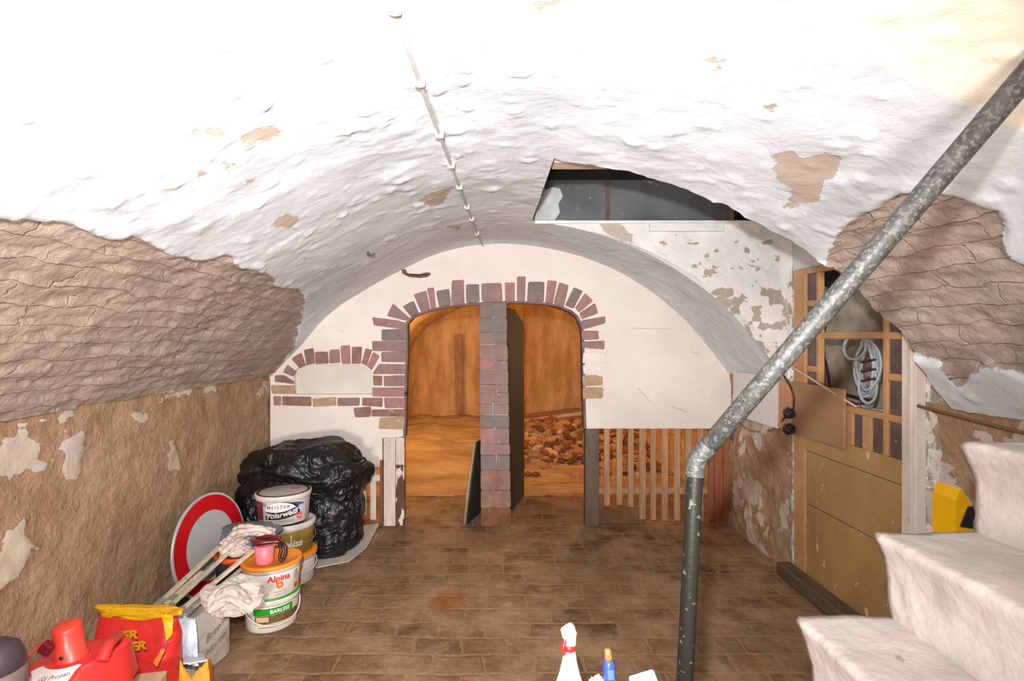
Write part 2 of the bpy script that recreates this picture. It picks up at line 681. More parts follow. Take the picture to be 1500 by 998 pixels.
br = (np.clip(np.abs(rowf - 0.5) * 2, 0, 1) ** 6) * -0.008 + vnoise(row * 7.7, np.floor(YY / 0.26 + row * 0.37) * 3.3, row * 0 + 1.5) * 0.005 + fbm(VP * np.array([1, 0.5, 1]), 18, 4, 0.65) * 0.006 \
    + 0.008 * (rowf - 0.5) * (XX < 0)
disp = lum + (1 - mk) * pl + mk * (br - 0.020)
edge_fade = np.clip((4.2 - YY) / 0.06, 0, 1)
disp = disp * (1 - np.exp(-((YY - HOLE_Y1) / 0.03) ** 2) * (XX > 0.22)) * (0.25 + 0.75 * edge_fade) * (1 - 0.45 * sstep(2.6, 3.6, YY))
VV = VP.copy()
VV[:, 0] += np.tile(inw[:, 0], NY) * disp
VV[:, 2] += np.tile(inw[:, 1], NY) * disp
nearedge = np.exp(-((YY - HOLE_Y0) / 0.05) ** 2) * (XX > 0.2)
VV[:, 1] += nearedge * fbm(VP, 9, 3) * 0.022
fi, fj = np.meshgrid(np.arange(NY - 1), np.arange(NS - 1), indexing='ij')
cy = 0.5 * (Ys[:-1] + Ys[1:])[fi]
cx = 0.5 * (prof[:-1, 0] + prof[1:, 0])[fj]
hole = (cy > HOLE_Y0) & (cy < HOLE_Y1) & (cx > HOLE_X0)
ceiling = grid_obj('ceiling', VV, NY, NS, M_vault, {'bare': bare, 'stain': stain, 'cream': glare}, np.stack([YY, SS], 1), keep=~hole.ravel(), flip=True)


# ------------------------------------------------------------------ plain walls and floors as displaced grids
def wall_grid(name, us, vs, f, nrm, mat, amp, barefn, cut=None, flip=False):
    U, Vv = np.meshgrid(us, vs, indexing='ij')
    p = f(U.ravel(), Vv.ravel())
    q, s = proj(p)
    bare, stain = barefn(p, q, s)
    d = fbm(p, 2.2, 3) * amp + fbm(p, 8, 4) * amp * 0.5 + np.abs(fbm(p, 17, 3)) * amp * 0.3
    d = d - sstep(-0.01, 0.02, bare) * amp * 0.5
    out = p + np.asarray(nrm)[None, :] * d[:, None]
    keep = None
    if cut is not None:
        uc = 0.5 * (us[:-1] + us[1:])
        vc = 0.5 * (vs[:-1] + vs[1:])
        A, Bb = np.meshgrid(uc, vc, indexing='ij')
        keep = ~cut(A, Bb).ravel()
    return grid_obj(name, out, len(us), len(vs), mat, {'bare': bare, 'stain': stain, 'cream': bare * 0 - 1}, np.stack([U.ravel(), Vv.ravel()], 1), keep, flip)


whites_px = [[(0, 640), (40, 632), (60, 650), (45, 690), (20, 710), (-30, 730), (-200, 760), (-200, 660)], [(95, 640), (122, 625), (128, 645), (112, 680), (112, 705), (98, 700), (104, 665), (92, 655)],
             [(190, 605), (215, 610), (205, 622)], [(55, 680), (72, 678), (70, 690), (56, 690)], [(245, 665), (255, 650), (252, 685)], [(370, 575), (385, 572), (382, 590)],
             [(390, 560), (400, 556), (400, 640), (392, 600)], [(215, 590), (260, 570), (280, 560), (285, 575), (225, 597)], [(285, 575), (330, 560), (325, 570)],
             [(0, 770), (40, 740), (60, 790), (30, 850), (-40, 880)], [(20, 622), (70, 612), (60, 622)], [(90, 615), (140, 590), (135, 600)]]


def left_bare_fn(p, q, s):
    w_ = np.max([sdf(q, k) for k in whites_px], axis=0) * s
    return -w_ + 0.05 * fbm(p, 9, 4) + 0.01, np.full(len(p), -1.0)


wall_left = wall_grid('wall_left', np.linspace(-1.3, 4.24, 260), np.linspace(-0.02, ZL + 0.02, 70), lambda u, v: np.stack([0 * u + XL - 0.035, u, v], 1), (1, 0, 0),
                      M_wall, 0.015, left_bare_fn, flip=True)

DY0, DY1 = 2.31, 3.33     # side doorway


def right_bare_fn(p, q, s):
    n = fbm(p, 5, 4)
    return 0.03 + n * 0.05, np.full(len(p), -1.0)


wall_right = wall_grid('wall_right', np.unique(np.concatenate([np.linspace(-1.3, DY0, 120), np.linspace(DY0, DY1, 30), np.linspace(DY1, 4.24, 60)])), np.linspace(-0.02, ZR + 0.01, 70),
                       lambda u, v: np.stack([0 * u + XR + 0.02, u, v], 1), (-1, 0, 0), M_wall, 0.02, right_bare_fn,
                       cut=lambda a, b: (a > DY0) & (a < DY1))

# floor
U, Vv = np.meshgrid(np.linspace(-2.0, 3.2, 160), np.linspace(-1.3, 5.0, 190), indexing='ij')
fp = np.stack([U.ravel(), Vv.ravel(), 0 * U.ravel()], 1)
fp[:, 2] = fbm(fp, 1.5, 3) * 0.004 + fbm(fp, 9, 3) * 0.003 - 0.005
floor = grid_obj('floor', fp, 160, 190, M_floor, flip=True)

# ------------------------------------------------------------------ side recess (light well above the side doorway)
RX = XR + 0.03
# far cheek, facing the camera
poly = [(x, z) for x, z in prof[::-1] if x > HOLE_X0]
SILL = 2.30
us = np.linspace(HOLE_X0 - 0.01, RX + 0.02, 150)
vs = np.linspace(0.0, 1.0, 110)
U, Vv = np.meshgrid(us, vs, indexing='ij')
rt = prof[prof[:, 0] > -0.2]
zlow = np.interp(U.ravel(), rt[:, 0], rt[:, 1])
zlow = np.where(U.ravel() > XR - 0.001, 0.95, zlow)
p = np.stack([U.ravel(), 0 * U.ravel() + HOLE_Y1, zlow + (SILL - zlow) * Vv.ravel()], 1)
q, s_ = proj(p)
bl = fbm(p * np.array([1, 1, 1.2]), 15, 4, 0.6) * 0.05 - 0.048 + 0.036 * sstep(1.15, 1.5, p[:, 0]) * sstep(2.1, 1.85, p[:, 2])
st = np.max([sdf(q, [(880, 322), (905, 325), (928, 345), (928, 356), (905, 350), (884, 338)]), sdf(q, [(1042, 440), (1060, 432), (1078, 445), (1055, 455)])], axis=0) * s_
d = fbm(p, 3, 4) * 0.012 + fbm(p, 14, 4) * 0.006
p2 = p.copy()
p2[:, 1] += 0.001 + (0.008 - d * 0.6) * sstep(0, 0.12, Vv.ravel())
wall_reveal = grid_obj('wall_recess_far', p2, 150, 110, M_reveal, {'bare': bl, 'stain': st, 'cream': bl * 0 - 1}, np.stack([U.ravel(), p[:, 2]], 1))

b = MB()
b.b2((RX, HOLE_Y0 - 0.05, 1.965), (RX + 0.12, HOLE_Y1 + 0.02, 2.78), 0.004)
struct(b.build('wall_over_door', material('pale_grey_plaster', col(206, 204, 202), col(190, 188, 188), scale=3, bump=0.2, bscale=15)))
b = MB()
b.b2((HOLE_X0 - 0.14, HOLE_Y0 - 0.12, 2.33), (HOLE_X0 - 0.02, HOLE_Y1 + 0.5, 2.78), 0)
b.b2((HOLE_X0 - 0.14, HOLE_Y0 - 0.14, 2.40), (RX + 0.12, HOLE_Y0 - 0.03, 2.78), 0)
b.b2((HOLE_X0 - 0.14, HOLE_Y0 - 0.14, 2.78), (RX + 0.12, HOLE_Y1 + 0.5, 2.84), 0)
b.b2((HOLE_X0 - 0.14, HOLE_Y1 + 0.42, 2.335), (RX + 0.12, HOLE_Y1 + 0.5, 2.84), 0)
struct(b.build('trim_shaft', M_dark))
# sill and window of the light well
b = MB()
b.b2((HOLE_X0 + 0.016, HOLE_Y1 - 0.012, SILL - 0.022), (1.90, HOLE_Y1 + 0.43, SILL), 0.006)
b.b2((1.02, HOLE_Y1 - 0.03, SILL - 0.075), (1.50, HOLE_Y1 - 0.012, SILL - 0.022), 0.003)
struct(b.build('trim_sill', material('white_sill_paint', col(222, 222, 220), col(206, 206, 204), bump=0.1)))
wy = HOLE_Y1 + 0.06
b = MB()
mull = (890 - 720) / 750 * wy
b.b2((mull - 0.012, wy - 0.015, SILL), (mull + 0.012, wy + 0.015, 2.72), 0.003)
b.b2((HOLE_X0, wy - 0.015, 2.68), (1.6, wy + 0.015, 2.72), 0.003)
b.b2((1.56, wy - 0.015, SILL), (1.6, wy + 0.015, 2.72), 0.003)
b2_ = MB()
b2_.b2((HOLE_X0 - 0.02, wy - 0.05, 2.575), (RX, wy - 0.02, 2.78), 0.003)  # dark box standing in for the shadow band above the panes
struct(b2_.build('trim_pane_shadow', M_dark))
win = struct(b.build('window_1', material('brown_window_bar', col(112, 88, 78), col(90, 68, 58))))
M_pane = material('dusty_dark_glass', col(74, 78, 82), col(98, 102, 104), scale=3, rough=0.55, bump=0.05, spots=col(140, 144, 146), spot_scale=24, spot_t=0.68)
for x0, x1 in ((HOLE_X0, mull - 0.012), (mull + 0.012, 1.56)):
    b = MB()
    b.b2((x0, wy - 0.004, SILL), (x1, wy + 0.004, 2.68), 0)
    b.build('pane', M_pane, win)
b = MB()
yy = wy - 0.02
pts = [B_ for B_ in [(0.285, 2.302), (0.41, 2.302), (0.45, 2.36), (0.44, 2.42), (0.47, 2.47), (0.45, 2.52), (0.40, 2.53), (0.36, 2.51), (0.33, 2.54), (0.30, 2.53)]]
b.prism(pts, lambda x, z: Vector((x, yy, z)), lambda x, z: Vector((x, yy + 0.012, z)))
b.build('plaster_smear', material('pale_plaster_smear', col(186, 190, 190), col(160, 162, 160), scale=9), win)
# planks at the head of the light well
M_plank = material('weathered_light_timber', col(205, 182, 164), col(176, 150, 130), scale=8, stretch=(1, 8, 8), bump=0.2)
b = MB()
b.b2((0.275, 2.25, 2.312), (0.53, 2.345, 2.336), 0.003)
tag(b.build('timber_plank', M_plank, loc=(0.41, 2.34, 2.308)), 'pale weathered plank across the top left of the ceiling opening', 'plank')
b = MB()
b.b2((0.285, 2.62, 2.445), (0.52, 2.66, 2.462), 0.003)
tag(b.build('timber_batten', material('dark_timber', col(100, 76, 66), col(80, 60, 52)), loc=(0.40, 2.64, 2.445)), 'thin dark batten behind the pale plank in the ceiling opening', 'batten')

# room beyond the side door
b = MB()
M_store = material('store_plaster', col(214, 204, 192), col(188, 170, 150), scale=4, bump=0.4, bscale=12, bdist=0.02)
b.b2((2.43, 1.9, 0), (2.92, 4.0, 2.8), 0)
b.b2((RX + 0.1, 1.84, 0), (2.92, 1.9, 2.8), 0)
b.b2((RX + 0.1, 3.96, 0), (2.92, 4.02, 2.8), 0)
struct(b.build('wall_store', M_store))
b = MB()
b.b2((RX + 0.1, 1.84, 2.3), (2.92, 4.02, 2.36), 0)
struct(b.build('ceiling_store', material('brown_boards', col(120, 82, 56), col(96, 64, 44))))
b = MB()
b.b2((XR + 0.03, DY1, -0.02), (RX + 0.16, DY1 + 0.06, 2.0), 0)
b.b2((XR + 0.03, DY0 - 0.06, -0.02), (RX + 0.16, DY0, 2.0), 0)
struct(b.build('trim_door_reveal', M_reveal))

# ------------------------------------------------------------------ back wall with two openings and a blind niche
T = 0.09
YB = 4.18
arch_px = [(596, 492), (596, 474), (604, 465), (622, 457), (645, 451), (672, 447), (700, 445), (740, 443), (770, 443), (800, 445), (820, 449), (836, 456), (846, 465), (852, 478), (854, 494)]
outer = [(399, 772), (399, 551)] + [((x / K) + 720, 492 - (z - CZ) / K) for x, z in prof[1:-1:6]]
# the wall runs slightly up behind the vault
outer = [(396, 690), (396, 540)] + [((x * 1.012 / K) + 720, 492 - (z + 0.02 - CZ) / K) for x, z in prof[3:-3:6]] + [(1071, 545), (1071, 628), (857, 628), (855, 560)] + arch_px[::-1] + [(594, 600), (592, 640), (560, 642), (560, 679)]
niche = [(546, 578), (432, 578), (430, 545), (438, 538), (450, 535), (470, 534), (520, 534), (533, 537), (545, 544)]


def wall_prism(bmob, outer, holes, y0, y1):
    o2 = [Vector((*B2(*p), 0)) for p in outer]
    hs = [[Vector((*B2(*p), 0)) for p in h] for h in holes]
    allp = o2 + sum(hs, [])
    tri = tessellate_polygon([o2] + hs)
    n = len(allp)
    V = [(p.x, y0, p.y) for p in allp] + [(p.x, y1, p.y) for p in allp]
    Fs = [list(t) for t in tri] + [[i + n for i in t][::-1] for t in tri]
    k = 0
    for ring in [o2] + hs:
        m = len(ring)
        Fs += [[k + i, k + (i + 1) % m, k + (i + 1) % m + n, k + i + n] for i in range(m)]
        k += m
    bb = bmesh.new()
    vs_ = [bb.verts.new(v) for v in V]
    for f in Fs:
        try:
            bb.faces.new([vs_[i] for i in f])
        except ValueError:
            pass
    bmesh.ops.recalc_face_normals(bb, faces=list(bb.faces))
    bmob.bm(bb)


b = MB()
wall_prism(b, outer, [niche], YB, YB + T)
struct(b.build('wall_back', M_white))
b = MB()
x0, z0 = B2(425, 585)
x1, z1 = B2(552, 528)
b.b2((x0, YB + 0.045, z0), (x1, YB + T + 0.01, z1), 0)
struct(b.build('wall_niche', M_niche))
# closing strip above the wall, behind the vault crown
# ------------------------------------------------------------------ bricks
BR = [material('brick_%s' % n, c1, c2, scale=11, rough=0.85, bump=0.5, bscale=45, bdist=0.006, spots=s, spot_scale=26, spot_t=0.66) for n, c1, c2, s in (
    ('mauve', col(148, 118, 115), col(134, 108, 106), col(166, 136, 132)),
    ('rose', col(164, 120, 119), col(146, 110, 109), col(180, 142, 140)),
    ('grey', col(130, 114, 111), col(118, 104, 102), col(146, 124, 122)),
    ('brown', col(150, 114, 100), col(124, 92, 80), col(170, 134, 118)),
    ('tan', col(178, 150, 122), col(160, 132, 104), col(192, 166, 138)),
    ('cream', col(230, 220, 212), col(220, 208, 200), col(208, 196, 188)),
    ('umber', col(128, 84, 56), col(100, 64, 42), col(150, 100, 66)))]


def rounded(poly, r=0.22):
    out = []
    n = len(poly)
    for i in range(n):
        a, p, c = Vector(poly[i - 1]), Vector(poly[i]), Vector(poly[(i + 1) % n])
        k = min((a - p).length, (c - p).length) * r
        d1, d2 = (a - p).normalized() * k, (c - p).normalized() * k
        out += [p + d1, p + (d1 + d2) * 0.35, p + d2]
    return out


def brick(bm_, poly, ori, scl, mi, y=YB, dep=0.008, jit=True):
    q = [(ori[0] + a / scl, ori[1] + c / scl) for a, c in poly]
    q = [B2(*k) for k in q]
    gx_, gz_ = sum(a for a, _ in q) / len(q), sum(c for _, c in q) / len(q)
    q = [(gx_ + (a - gx_) * 1.035, gz_ + (c - gz_) * 1.05) for a, c in q]
    q = [(v.x, v.y) for v in rounded(q, 0.11)]
    q = [(a + random.uniform(-.0025, .0025), c + random.uniform(-.0025, .0025)) for a, c in q]
    cx_ = sum(a for a, _ in q) / len(q)
    cz_ = sum(c for _, c in q) / len(q)
    dd = dep + random.uniform(0, 0.004)
    n = len(q)
    V = [(a, y + 0.004, c) for a, c in q] + [(a, y - dd + 0.004, c) for a, c in q] + [(cx_ + (a - cx_) * 0.955, y - dd, cz_ + (c - cz_) * 0.955) for a, c in q]
    Fs = [[i, (i + 1) % n, (i + 1) % n + n, i + n] for i in range(n)] + [[i + n, (i + 1) % n + n, (i + 1) % n + 2 * n, i + 2 * n] for i in range(n)] + [[i + 2 * n for i in range(n)]]
    bb = bmesh.new()
    vs_ = [bb.verts.new(v) for v in V]
    for f in Fs:
        bb.faces.new([vs_[i] for i in f])
    bmesh.ops.recalc_face_normals(bb, faces=list(bb.faces))
    for f in bb.faces:                      # open shell: make the front face the camera side
        pass
    bm_.cur = mi
    bm_.bm(bb)


A0, AS = (390, 490), 6.655
arch_niche = [([(40, 370), (75, 315), (90, 335), (62, 400)], 3), ([(90, 400), (175, 400), (270, 455), (268, 483), (90, 462)], 3), ([(210, 300), (295, 365), (260, 413), (170, 370)], 0),
              ([(250, 235), (340, 180), (385, 302), (325, 325)], 3), ([(372, 155), (458, 137), (470, 282), (395, 295)], 3), ([(477, 172), (603, 170), (606, 280), (480, 290)], 3),
              ([(618, 155), (712, 147), (722, 275), (620, 283)], 0), ([(727, 118), (817, 114), (823, 283), (737, 280)], 1), ([(840, 125), (935, 127), (920, 285), (834, 280)], 3),
              ([(970, 137), (1033, 155), (975, 302), (932, 280)], 3), ([(1047, 178), (1108, 215), (1030, 345), (982, 308)], 1), ([(50, 500), (272, 500), (285, 580), (66, 575)], 4),
              ([(75, 605), (145, 605), (145, 690), (75, 690)], 1), ([(165, 605), (435, 612), (435, 695), (162, 690)], 3), ([(457, 625), (680, 612), (680, 690), (462, 702)], 4),
              ([(700, 622), (905, 618), (905, 690), (702, 693)], 0), ([(937, 620), (1130, 620), (1130, 705), (942, 692)], 3), ([(855, 720), (1018, 707), (1018, 800), (870, 808)], 3)]
b = MB()
for pl_, mi in arch_niche:
    brick(b, pl_, A0, AS, mi)
struct(b.build('trim_niche_bricks', BR))
b = MB()
for pl_, mi in [([(1152, 622), (1350, 622), (1350, 715), (1160, 715)], 1), ([(1035, 735), (1345, 732), (1345, 800), (1037, 800)], 3), ([(1110, 815), (1345, 807), (1345, 920), (1106, 920)], 4),
                ([(1040, 520), (1345, 517), (1345, 605), (1042, 605)], 1), ([(1042, 402), (1130, 405), (1130, 500), (1046, 497)], 3), ([(1150, 407), (1345, 402), (1345, 503), (1150, 500)], 0),
                ([(1105, 287), (1362, 292), (1352, 383), (1042, 383)], 0), ([(1127, 177), (1367, 172), (1362, 273), (1132, 268)], 0), ([(1037, 67), (1367, 72), (1367, 163), (1042, 160)], 0)]:
    brick(b, pl_, A0, AS, mi)
for pl_, mi in [([(150, 660), (412, 657), (422, 780), (150, 777)], 2), ([(47, 525), (325, 562), (412, 585), (412, 655), (62, 615)], 0), ([(270, 377), (450, 530), (418, 565), (202, 505)], 0),
                ([(375, 402), (490, 347), (552, 478), (458, 513)], 2), ([(500, 275), (635, 237), (673, 440), (580, 470)], 0), ([(647, 215), (715, 200), (740, 408), (687, 430)], 1),
                ([(745, 240), (885, 217), (903, 385), (778, 405)], 2), ([(912, 130), (1045, 117), (1053, 370), (912, 375)], 0), ([(1072, 170), (1213, 165), (1213, 355), (1077, 363)], 2),
                ([(1242, 157), (1458, 152), (1470, 353), (1247, 353)], 0)]:
    brick(b, pl_, (540, 395), 7.5, mi)
for pl_, mi in [([(332, 152), (443, 150), (438, 345), (337, 350)], 1), ([(467, 85), (563, 82), (552, 348), (467, 348)], 0), ([(592, 140), (768, 142), (760, 358), (577, 348)], 2),
                ([(802, 122), (905, 132), (862, 368), (782, 358)], 1), ([(932, 147), (1033, 177), (985, 400), (872, 368)], 0), ([(1092, 197), (1188, 240), (1085, 425), (997, 390)], 2),
                ([(1207, 262), (1298, 345), (1152, 468), (1107, 420)], 1), ([(1323, 372), (1353, 480), (1182, 548), (1152, 480)], 0), ([(1180, 560), (1433, 517), (1433, 590), (1190, 660)], 0),
                ([(1180, 677), (1358, 677), (1363, 768), (1180, 770)], 1), ([(1182, 792), (1423, 782), (1418, 873), (1182, 860)], 0)]:
    brick(b, pl_, (695, 395), 7.5, mi)
for pl_, mi in [([(88, 402), (220, 397), (285, 420), (280, 490), (100, 500)], 4), ([(90, 517), (285, 517), (285, 618), (95, 628)], 4), ([(95, 177), (313, 177), (305, 273), (92, 283)], 5),
                ([(94, 302), (273, 302), (273, 370), (100, 380)], 5)]:
    brick(b, pl_, (840, 490), 6.656, mi, dep=0.005)
struct(b.build('trim_arch_bricks', BR))

b = MB()
for (xa, ya), (xb, yb_), wd in (((925, 481), (983, 482), 0.005), ((1010, 515), (1027, 519), 0.004), ((934, 568), (952, 588), 0.006), ((985, 596), (1006, 604), 0.008)):
    A_, B_ = B2(xa, ya), B2(xb, yb_)
    b.beam((A_[0], YB + 0.001, A_[1]), (B_[0], YB + 0.001, B_[1]), 0.006, wd, up=(0, 0, 1), bev=0)
struct(b.build('trim_scratch', material('faint_scratch', col(196, 182, 172), col(184, 170, 160))))
# pillar between the openings
b = MB()
M_mortar = material('white_mortar', col(206, 192, 180), col(176, 158, 142), scale=12, bump=0.4)


def pil(px_, py_):
    return B2(px_, py_)


def edge_x(y):
    t = (y - 443) / (771 - 443)
    return 702.5 + t * 2.5, 741.5 + t * 7


for ya, yb in ((446, 771),):
    p_ = [B2(edge_x(ya)[0] + .7, ya), B2(edge_x(ya)[1] - .7, ya), B2(edge_x(yb)[1] - .7, yb), B2(edge_x(yb)[0] + .7, yb)]
    b.cur = 7
    b.prism(p_, lambda x, z: Vector((x, YB + 0.004, z)), lambda x, z: Vector((x, YB + 0.16, z)))
rows = [(443.6, 465.3, .54), (467, 487, 0), (487.8, 504, .52), (505.8, 527.5, 0), (529, 542, .57), (543.7, 562.7, 0), (564, 574.3, .6), (575.6, 590.6, 0), (592.4, 606.9, .44), (609, 625.8, 0),
        (627.6, 649.5, .5), (650.5, 665.7, 0), (667, 687.7, .54), (689, 717, 0), (718.5, 743, .42), (744, 770.5, 0)]
for k, (ya, yb, sp) in enumerate(rows):
    a0_, a1_ = edge_x((ya + yb) / 2)
    dark = k < 2
    segs = [(a0_, a1_)] if not sp else [(a0_, a0_ + (a1_ - a0_) * sp - .7), (a0_ + (a1_ - a0_) * sp + .7, a1_)]
    for sa, sb in segs:
        mi = 2 if dark else (6 if k > 14 else (3 if k > 12 else random.choice([0, 1, 0, 2])))
        brick(b, [(sa, ya), (sb, ya), (sb, yb), (sa, yb)], (0, 0), 1.0, mi, y=YB - 0.002, dep=0.012)
        b.cur = mi
        p_ = [B2(sa + .5, ya + .5), B2(sb - .5, ya + .5), B2(sb - .5, yb - .5), B2(sa + .5, yb - .5)]
struct(b.build('trim_pillar', BR + [M_mortar]))

b = MB()
lin_px = [(592.5, 640), (593.5, 600), (594.5, 560)] + [(596.0, 520)] + arch_px + [(854.5, 530), (855, 560), (857, 628)]
cx0, cy0 = 725, 560
for i in range(len(lin_px) - 1):
    quad = []
    for (a_, c_) in (lin_px[i], lin_px[i + 1]):
        dx_, dy_ = cx0 - a_, (cy0 - c_) if c_ < 500 else 0
        L_ = math.hypot(dx_, dy_)
        quad.append(((a_ - dx_ / L_ * 2.0, c_ - dy_ / L_ * 2.0), (a_ + dx_ / L_ * 1.6, c_ + dy_ / L_ * 1.6)))
    p_ = [B2(*quad[0][0]), B2(*quad[0][1]), B2(*quad[1][1]), B2(*quad[1][0])]
    b.prism(p_, lambda x, z: Vector((x, YB - 0.005, z)), lambda x, z: Vector((x, YB + T + 0.006, z)))
struct(b.build('trim_opening_edge', material('brick_reveal', col(134, 104, 102), col(104, 82, 78), scale=16, bump=0.4)))
# chipped hole, nails in the wall
b = MB()
M_chip = material('chipped_brown_mortar', col(120, 88, 58), col(84, 58, 36), scale=30)
q = [B2(540 + a / 7.5, 395 + c / 7.5) for a, c in [(362, 0), (410, 0), (425, 40), (455, 45), (560, 50), (630, 32), (680, 35), (680, 60), (640, 85), (560, 92), (455, 85), (400, 60), (370, 45)]]
b.prism(q, lambda x, z: Vector((x, YB - 0.006, z)), lambda x, z: Vector((x, YB + 0.01, z)))
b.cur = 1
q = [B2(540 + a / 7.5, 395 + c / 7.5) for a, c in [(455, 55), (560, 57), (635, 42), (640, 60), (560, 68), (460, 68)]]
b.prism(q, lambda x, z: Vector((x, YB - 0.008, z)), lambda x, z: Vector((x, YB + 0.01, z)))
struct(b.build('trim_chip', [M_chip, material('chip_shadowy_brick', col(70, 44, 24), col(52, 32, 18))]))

# ------------------------------------------------------------------ rear cellar seen through the openings
YR = 8.0
th = np.linspace(PI, 0, 70)
rp = np.stack([0.25 + 1.62 * np.cos(th), 0.85 + 1.27 * np.sin(th)], 1)
rp = np.concatenate([[[-1.37, -0.02]], rp, [[1.87, -0.02]]])
# rear room is wider than the barrel: splay the lower walls
ysr = np.linspace(YB + T + 0.01, YR, 90)
U, Vv = np.meshgrid(ysr, np.arange(len(rp)), indexing='ij')
p = np.stack([rp[Vv.ravel(), 0], U.ravel(), rp[Vv.ravel(), 1]], 1)
wide = 1 + 0.10 * np.clip((YR - p[:, 1]) / 3.5, 0, 1)
p[:, 0] = 0.25 + (p[:, 0] - 0.25) * wide
p[:, 2] += 0.10 * np.clip((YR - p[:, 1]) / 3.5, 0, 1)
ctr = np.array([0.25, 0, 0.9])
nn = ctr[None, :] - p * np.array([1, 0, 1])
nn /= np.linalg.norm(nn, axis=1)[:, None]
p = p + nn * (fbm(p, 3, 4) * 0.03)[:, None]
grid_obj('ceiling_rear', p, len(ysr), len(rp), M_rear, flip=True)
U, Vv = np.meshgrid(np.linspace(-1.7, 2.4, 110), np.linspace(0.0, 2.35, 80), indexing='ij')
p = np.stack([U.ravel(), 0 * U.ravel() + YR, Vv.ravel()], 1)
p[:, 1] += fbm(p, 3, 4) * 0.04
M_rearwall = material('rear_ochre_wall', col(196, 152, 104), col(160, 118, 76), scale=2.6, rough=0.9, bump=0.6, bscale=9, bdist=0.04,
                      stretch=(2.4, 1, 0.6))
grid_obj('wall_rear', p, 110, 80, M_rearwall)
U, Vv = np.meshgrid(np.linspace(-1.8, 2.4, 120), np.linspace(4.95, 8.05, 110), indexing='ij')
p = np.stack([U.ravel(), Vv.ravel(), 0 * U.ravel()], 1)
rise = sstep(5.2, 7.9, p[:, 1])
heap = 0.16 * np.exp(-((p[:, 1] - 6.9) / 0.45) ** 2) * sstep(0.2, 0.6, p[:, 0])
p[:, 2] = 0.31 * rise + heap + fbm(p, 2.0, 4) * 0.03 * (0.2 + rise) + fbm(p, 9, 3) * 0.010 - 0.005
heights = p.copy()
grid_obj('floor_rear', p, 120, 110, M_earth, flip=True)
# strip between front vault and rear room (keeps the openings light tight)
b = MB()
b.b2((-2.2, YB + 0.05, 2.08), (2.3, YB + T, 2.6), 0)
b.b2((-2.2, YB + 0.06, -0.02), (-1.62, YB + T, 2.3), 0)
struct(b.build('wall_rear_front', M_rear))


def ground(x, y):
    k = np.argmin((heights[:, 0] - x) ** 2 + (heights[:, 1] - y) ** 2)
    return heights[k, 2]


# rubble: broken bricks and stones nobody could count
b = MB()
M_rub = [material('rubble_%d' % i, c_, tuple(x * 0.6 for x in c_[:3]) + (1,), scale=14) for i, c_ in enumerate((col(150, 88, 52), col(176, 128, 84), col(110, 66, 40), col(206, 170, 130)))]
for k in range(420):
    x = random.uniform(0.3, 2.2)
    y = min(max(random.gauss(6.45, 0.33), 5.6), 7.4)
    z = ground(x, y)
    s = random.choice([0.05, 0.07, 0.1, 0.14, 0.03])
    R = Matrix.Rotation(random.uniform(0, 6), 3, 'Z') @ Matrix.Rotation(random.uniform(-.6, .6), 3, 'X') @ Matrix.Rotation(random.uniform(-.6, .6), 3, 'Y')
    bb = bmesh.new()
    bmesh.ops.create_icosphere(bb, subdivisions=1, radius=0.5)
    for v in bb.verts:
        v.co = R @ Vector((v.co.x * s * 1.4, v.co.y * s, v.co.z * s * 0.6)) * random.uniform(0.75, 1.2) + Vector((x, y, z + s * 0.1))
    b.cur = random.choice([0, 0, 1, 1, 2, 2, 3])
    b.bm(bb)
o = b.build('rubble', M_rub, loc=(1.2, 6.5, 0.1))
tag(o, 'broken brick rubble heaped on the earth floor of the orange rear cellar', 'rubble')
o['kind'] = 'stuff'
M_board = material('grey_brown_board', col(150, 112, 74), col(120, 86, 54), scale=7, stretch=(6, 6, 0.6), bump=0.2)
b = MB()
b.beam(P(672.5, 606, 7.86), P(671, 491, 7.94), 0.115, 0.03, up=(0, -1, 0))
z_ = P(672.5, 606, 7.86)
tag(b.build('upright_plank', M_board, loc=z_), 'narrow upright plank leaning on the rear cellar wall, left opening', 'plank')
for k, (a, c, lab) in enumerate((((770, 622, 6.95), (862, 610, 7.3), 'lowest of three timber lengths lying behind the rubble'),
                                 ((768, 617, 7.2), (862, 604, 7.5), 'middle of three timber lengths lying behind the rubble'),
                                 ((766, 610, 7.5), (850, 600, 7.7), 'rearmost of three timber lengths lying behind the rubble, by the wall'))):
    b = MB()
    pa, pb = P(*a), P(*c)
    b.beam(pa, pb, 0.11, 0.035)
    tag(b.build('timber_length', M_plank if k == 1 else M_board, loc=pa), lab, 'timber', 'timber lengths behind the rubble')

# dark door leaf opened into the rear cellar
b = MB()
M_slate = material('dark_grey_door_paint', col(72, 62, 55), col(54, 47, 42), scale=5, rough=0.8, bump=0.2, spots=col(130, 112, 98), spot_scale=40, spot_t=0.72, stretch=(1, 1, 0.4))
da, db = Vector((0.125, 4.30, 0)), Vector((0.315, 4.95, 0))
dd = (db - da).normalized()
dn = Vector((dd.y, -dd.x, 0))
zt = 1.785
pr = [(0, 0.02), (0.0, zt), ((db - da).length * 0.45, zt), ((db - da).length, zt - 0.12), ((db - da).length, 0.0)]
b.prism(pr, lambda u, v: da + dd * u + Vector((0, 0, v)), lambda u, v: da + dd * u - dn * 0.035 + Vector((0, 0, v)))
dr = thing('door_leaf', 'dark grey door leaf standing open behind the right side of the brick pillar', 'door', da)
b.build('leaf', M_slate, dr)
b = MB()
for z in (0.3, 1.5):
    b = MB()
    b.tube([da + Vector((-0.003, -0.006, z - 0.05)) + dn * 0.01, da + Vector((-0.003, -0.006, z + 0.05)) + dn * 0.01], 0.009, 8)
    b.build('hinge', flat('iron_dark', col(60, 52, 48), 0.5, 0.6), dr)

